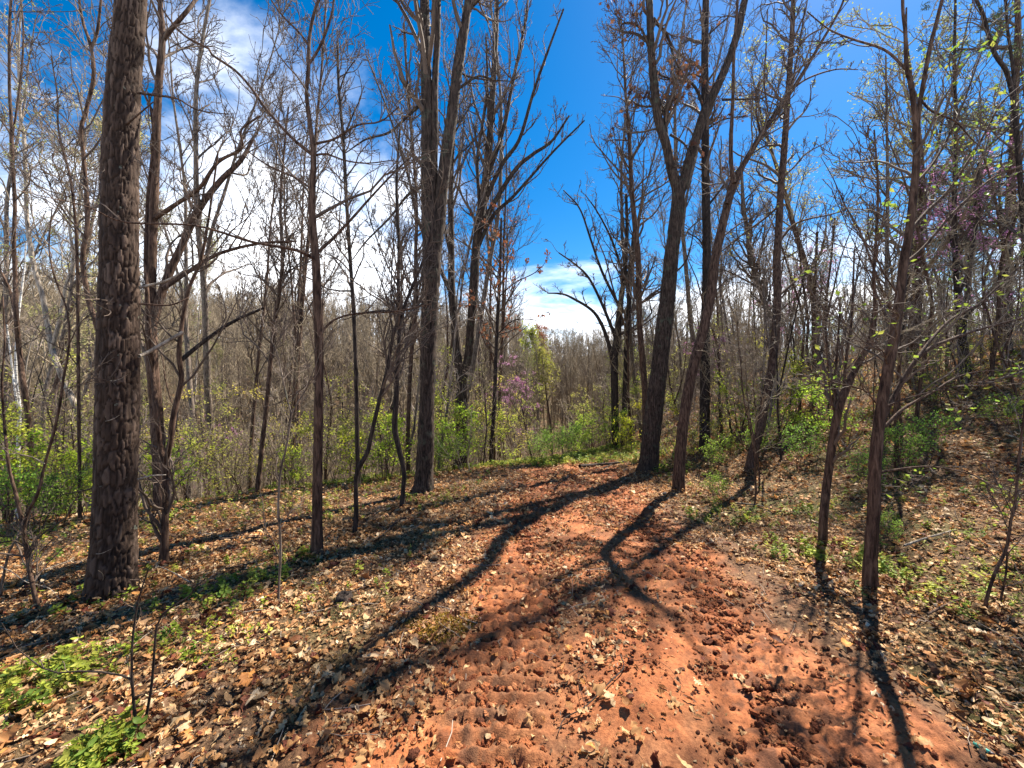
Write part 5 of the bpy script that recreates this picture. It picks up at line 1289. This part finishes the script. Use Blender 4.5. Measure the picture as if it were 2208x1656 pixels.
# the far woods: hundreds of bare trees that read as one grey-brown mass
def far_woods():
    rg = np.random.default_rng(900)
    tm = []
    for i in range(6):
        h = rg.uniform(12, 16)
        l = local_stem(h, .14, .03, .05, 6, rg)
        par = l[None]
        P, R = par[:, :, :3], par[:, :, 3]
        c1 = sprout(P, R, 13, (.3, 1), (2.0, 4.4), (.4, .95), 3, .15, .25, .5, .024, .4, rg=rg)
        c2 = sprout(*c1, 52, (.2, 1), (.35, .6), (.5, 1.0), 2, .15, .2, .7, .018, .5, True, rg=rg)
        c3 = sprout(*c2, 120, (.2, 1), (.4, .7), (.5, 1.0), 1, .15, .2, .7, .014, .5, True, rg=rg)
        tm.append(merge([tube_arrays(P, R, 4), tube_arrays(*c1, 3), tube_arrays(*c2, 3), tube_arrays(*c3, 3)]))
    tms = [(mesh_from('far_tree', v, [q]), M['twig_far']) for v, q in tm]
    br = []
    for i in range(4):   # brush: low bare shrubs between the trunks
        P = np.stack([local_stem(rg.uniform(2, 4), .02, .25, .12, 6, rg) for k in range(4)])
        c1 = sprout(P[:, :, :3], P[:, :, 3], 30, (.2, 1), (.6, 1.5), (.4, 1.1), 3, .2, .2, .6, .010, .4, rg=rg)
        c2 = sprout(*c1, 110, (.2, 1), (.3, .7), (.4, 1.1), 2, .2, .15, .7, .008, .5, True, rg=rg)
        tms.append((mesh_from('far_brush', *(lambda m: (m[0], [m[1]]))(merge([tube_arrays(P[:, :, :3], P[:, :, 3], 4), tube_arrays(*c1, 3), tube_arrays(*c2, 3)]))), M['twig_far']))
    n = 9000
    y = np.sqrt(rg.uniform(26 ** 2, 135 ** 2, n)); px = rg.uniform(-450, 2600, n); x = (px - CX) / F_PX * y
    z = terrain(x, y)
    brush = rg.uniform(size=n) < .5
    s = np.where(brush, rg.uniform(.7, 1.6, n), rg.uniform(.7, 1.2, n))
    s = np.where(~brush & (y > 75) & (px < 1250), s * 1.22, s)
    top = 1.6 + 125 / F_PX * y
    gap = (px > 1125) & (px < 1335)
    s = np.where(gap & ~brush, np.minimum(s, (top - z) / 16), s)
    ok = ~((px > 1650) & ((y > 70) | (rg.uniform(size=n) < .6))) & (s > .3) & ~((y < 40) & ~brush) & ~((y < 30) & (np.abs(x - path_x(y)) < 1.5))
    x, y, z, s, brush = x[ok], y[ok], z[ok], s[ok], brush[ok]; n = len(x)
    pick = np.where(brush, 6 + rg.integers(0, 4, n), rg.integers(0, 6, n))
    o = scatter('far_woods', np.stack([x, y, z - .1], -1), np.stack([np.zeros(n), np.zeros(n), rg.uniform(0, 6.28, n)], -1), np.repeat(s[:, None], 3, 1), pick, np.ones((n, 3)), tms)
    tag(o, 'grey-brown mass of leafless woods across the valley', kind='stuff')
far_woods()

# leafless brush tangled between the nearer trunks
def brush():
    rg = np.random.default_rng(950)
    br = []
    for i in range(6):
        P = np.stack([local_stem(rg.uniform(1.2, 2.8), .010, .28, .13, 7, rg) for k in range(3)])
        P[:, :, 3] = np.maximum(P[:, :, 3], .003)
        c1 = sprout(P[:, :, :3], P[:, :, 3], 20, (.2, 1), (.4, 1.1), (.4, 1.1), 4, .2, .15, .6, .004, .4, rg=rg)
        c2 = sprout(*c1, 80, (.2, 1), (.3, .7), (.4, 1.1), 3, .22, .1, .7, .003, .5, True, rg=rg)
        v, q = merge([tube_arrays(P[:, :, :3], P[:, :, 3], 4), tube_arrays(*c1, 3), tube_arrays(*c2, 3)])
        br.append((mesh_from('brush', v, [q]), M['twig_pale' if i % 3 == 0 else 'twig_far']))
    n = 1500
    y = np.sqrt(rg.uniform(9 ** 2, 27 ** 2, n)); px = rg.uniform(-200, 2450, n); x = (px - CX) / F_PX * y
    ok = (np.abs(x - path_x(y)) > np.where(y < 14, 2.6, 1.3)) & ~((px > 1120) & (px < 1330) & (y < 16)) & (rg.uniform(size=n) < np.where(px > 1600, .55, .8)) & ((px < 1600) | (y > 8.5))
    x, y = x[ok], y[ok]; n = len(x); s = rg.uniform(.6, 1.25, n)
    o = scatter('undergrowth', np.stack([x, y, terrain(x, y) - .05], -1), np.stack([np.zeros(n), np.zeros(n), rg.uniform(0, 6.28, n)], -1), np.repeat(s[:, None], 3, 1), rg.integers(0, 6, n), np.ones((n, 3)), br)
    tag(o, 'tangled leafless brush between the trunks', kind='stuff')
brush()

# leaves banked against the nearer trunks, then the whole litter
def finish_litter():
    rg = np.random.default_rng(960)
    for o in [o for o in COL.objects if o.type == 'EMPTY' and o.get('category') in ('tree', 'sapling') and not o.get('group')]:
        bx, by = o.location.x, o.location.y
        if by > 14 or by < 1: continue
        big = .16 if o.get('category') == 'tree' else .05
        if 'massive' in o['label'] or 'scaly-barked' in o['label']: big = .34
        n = int(60 + 700 * big)
        r = big * rg.uniform(.5, 1, n) + np.abs(rg.normal(0, .16, n)); t = rg.uniform(0, 6.283, n)
        X, Y = bx + r * np.cos(t), by + r * np.sin(t)
        hgt = .10 * np.exp(-((r - big * .5) / .18) ** 2) * rg.uniform(0, 1, n) * min(1, big / .12)
        LP.append(np.stack([X, Y, surf(X, Y) + .008 + hgt], -1))
        LR.append(np.stack([rg.normal(0, .4, n), rg.normal(0, .4, n), rg.uniform(0, 6.283, n)], -1))
        s = np.clip(rg.normal(.055, .015, n), .025, .10); LS.append(np.repeat(s[:, None], 3, 1)); LI.append(rg.choice(WHOLE, n))
        LC.append(DRY[rg.choice(len(DRY), n, p=DRYP)] * rg.uniform(.6, 1.1, n)[:, None])
    o = scatter('leaf_litter', np.concatenate(LP), np.concatenate(LR), np.concatenate(LS), np.concatenate(LI), np.concatenate(LC), LT)
    tag(o, 'dry brown and tan leaves carpeting the forest floor', kind='stuff')
finish_litter()

# ------------------------------------------------------------------ small things on the ground
def rod(name, pts, r0, r1, mat, label, cat, lift=0.012, side=()):
    """a stick lying on the ground through photo pixels"""
    P = []
    for i, (px, py) in enumerate(pts):
        x, y, z_ = hit(px, py); r = r0 + (r1 - r0) * i / max(1, len(pts) - 1)
        P.append([x, y, float(surf(x, y)) + r * .7 + lift, r])
    P = np.array(P); b = P[0, :3].copy()
    v, q, _ = stem_mesh([P], .10, .02, 6, step=.03, seed=int(abs(b[0] * 100)) + 3, flare=0, sides_max=9)
    parts = [(v, q)]
    for s in side:
        S = []
        for i, (px, py) in enumerate(s):
            x, y, z_ = hit(px, py); S.append([x, y, float(surf(x, y)) + lift + .004, r1 * .8 * (1 - .6 * i / len(s))])
        vv, qq, _ = stem_mesh([np.array(S)], .06, .02, 5, step=.03, seed=4, flare=0, sides_max=6); parts.append((vv, qq))
    v, q = merge(parts)
    o = obj(name, mesh_from(name, v - b, [q]), M[mat], None, tuple(b))
    return tag(o, label, cat)

rod('fallen_branch', [(1338, 1432), (1345, 1460), (1318, 1492), (1262, 1540), (1218, 1560), (1204, 1592)], .0045, .0025, 'dark', 'dark crooked twig lying across the red clay in the near ruts', 'branch', .02,
    [[(1338, 1432), (1290, 1446), (1262, 1452), (1245, 1478)], [(1338, 1432), (1372, 1446), (1400, 1441), (1440, 1458), (1475, 1500)], [(1262, 1452), (1225, 1475), (1200, 1505)], [(1262, 1540), (1250, 1500), (1246, 1470)]])
rod('fallen_branch', [(474, 1168), (500, 1166), (530, 1164), (560, 1163)], .022, .014, 'dark', 'short thick dark stick on the leaves between the pine and the slim ascending tree', 'branch')
rod('fallen_branch', [(816, 1168), (836, 1150), (856, 1130), (876, 1122)], .010, .016, 'dark', 'dark slanting stick on the leaves in front of the shaggy trunk', 'branch', .03)
rod('fallen_branch', [(1010, 1032), (1050, 1030), (1095, 1028)], .022, .014, 'dark', 'dark stick lying across the verge where the track crests', 'branch')
rod('fallen_branch', [(1250, 1013), (1285, 1006), (1320, 1004), (1345, 1000)], .05, .03, 'dark', 'dark fallen limb at the foot of the bank beside the green bushes', 'branch', .03, [[(1285, 1006), (1300, 1000), (1312, 996)], [(1320, 1004), (1300, 1012), (1285, 1016)]])
rod('fallen_branch', [(1030, 1352), (1000, 1345), (960, 1318), (920, 1316)], .004, .003, 'pale', 'pale thin dead twig next to the mossy patch', 'branch', .015)
rod('fallen_branch', [(410, 1268), (360, 1240), (300, 1216)], .006, .003, 'pale', 'pale dead twig leaning by the foot of the pine', 'branch', .05)

for pts, r0, r1, mt, lb in [
    ([(300, 1128), (350, 1112), (420, 1098), (470, 1090)], .016, .007, 'grey', 'long grey dead limb on the leaves beyond the forked sapling'),
    ([(1585, 1090), (1640, 1096), (1700, 1112)], .014, .006, 'grey', 'grey dead limb on the bank below the reddish leaning trunk'),
    ([(1950, 1185), (2000, 1168), (2062, 1150)], .012, .006, 'pale', 'pale dead branch among the weeds up the bank'),
    ([(470, 1236), (520, 1226), (572, 1214)], .008, .004, 'brown', 'thin brown fallen branch before the slim ascending tree'),
    ([(96, 1236), (140, 1220), (186, 1204)], .009, .004, 'pale', 'pale fallen branch lying beside the scaly pine'),
    ([(2000, 1336), (2050, 1310), (2108, 1292)], .008, .004, 'brown', 'brown fallen branch beside the slanting two-stemmed shrub'),
    ([(640, 1060), (700, 1066), (750, 1056)], .02, .01, 'dark', 'dark fallen limb on the rim behind the slim ascending tree')]:
    rod('fallen_branch', pts, r0, r1, mt, lb, 'branch', .03)

# rotten stump among the leaves
def lump(name, px, py, r, h, mat, label, cat, seed):
    x, y, z_ = hit(px, py)
    a = np.linspace(0, 2 * np.pi, 20, endpoint=False); rows = []
    for k, (rr, zz_) in enumerate([(1.25, -.15), (1.1, .15), (.95, .5), (.85, .85), (.62, 1.0), (.45, .72), (.25, .55), (.05, .5)]):
        jag = 1 + .5 * (vnoise(np.cos(a) * 2 + 9, np.sin(a) * 2 + k * .6, seed) - .5)
        hz = h * (zz_ + (.6 * (vnoise(np.cos(a) * 3, np.sin(a) * 3, seed + 2) - .4) if k > 2 else 0))
        rows.append(np.stack([np.cos(a) * r * rr * jag, np.sin(a) * r * rr * jag, hz + 0 * a], -1))
    V = np.stack(rows); i = np.arange(8 * 20).reshape(8, 20); nx = np.roll(i, -1, 1)
    Q = np.stack([i[:-1], nx[:-1], nx[1:], i[1:]], -1).reshape(-1, 4)
    o = obj(name, mesh_from(name, V.reshape(-1, 3), [Q]), M[mat], None, (x, y, float(surf(x, y))))
    return tag(o, label, cat)
lump('rotten_stump', 742, 1298, .07, .06, 'dark', 'small dark rotten stump half buried in the leaves beside the track', 'stump', 5)

def moss():
    x, y, z_ = hit(958, 1356)
    n = 2600
    r = np.sqrt(rng.uniform(0, 1, n)); t = rng.uniform(0, 6.28, n)
    X = x + r * np.cos(t) * .26 * (1 + .3 * np.sin(3 * t)); Y = y + r * np.sin(t) * .20
    p = np.stack([X, Y, surf(X, Y) + rng.uniform(.004, .03, n) * (1.1 - r)], -1)
    s = rng.uniform(.010, .022, n)
    V, Q, own = scatter_leaves(leaf_template('small', .3, .4), p - np.array([x, y, z_]), s, rng.uniform(0, 6.28, n), rng.uniform(.2, 1.3, n), rng.uniform(0, 6.28, n))
    c = np.array([[.30, .17, .025], [.24, .16, .03], [.36, .22, .04], [.20, .13, .03]])[rng.integers(0, 4, n)]
    o = obj('moss_patch', mesh_from('moss_patch', V, [Q], False, c[own]), M['moss'], None, (x, y, z_))
    tag(o, 'golden brown mossy patch in the leaves beside the left wheel rut'.replace('left ', ''), 'moss', kind='stuff')
moss()

# a lost teal plastic tube with a dark cap at the corner of the track
def teal():
    a = hit(2099, 1613); b = hit(2144, 1641)
    a = np.array([a[0], a[1], float(surf(a[0], a[1])) + .012]); b = np.array([b[0], b[1], float(surf(b[0], b[1])) + .014])
    m, nt, out = new_mat('teal_plastic')
    n1 = noise(nt, objcoord(nt), 60, 3)
    nt.links.new(bsdf(nt, ramp(nt, n1, [(.3, (.03, .30, .24)), (.7, (.07, .42, .34))]), .35, None, spec=.5), out.inputs[0])
    m2, nt2, out2 = new_mat('dark_plastic')
    nt2.links.new(bsdf(nt2, ramp(nt2, noise(nt2, objcoord(nt2), 50, 3), [(.3, (.015, .012, .02)), (.7, (.04, .03, .04))]), .4), out2.inputs[0])
    t = empty('plastic_tube', tuple(a)); tag(t, 'small teal plastic tube with a dark cap on clay by the leaves', 'tube')
    d = b - a; L = np.linalg.norm(d)
    ks = [0, .01, .03, .5, .78, .80]; rs = [.001, .006, .0085, .0095, .0095, .006]
    P = np.array([[*(d * k), r] for k, r in zip(ks, rs)])
    v, q = tube_arrays(P[None, :, :3], P[None, :, 3], 14); obj('barrel', mesh_from('barrel', v, [q]), m, t)
    ks = [.785, .79, .86, .97, 1.0, 1.0]; rs = [.004, .0085, .0088, .0085, .006, .0005]
    P = np.array([[*(d * k), r] for k, r in zip(ks, rs)])
    v, q = tube_arrays(P[None, :, :3], P[None, :, 3], 14); obj('cap', mesh_from('cap', v, [q]), m2, t)
teal()
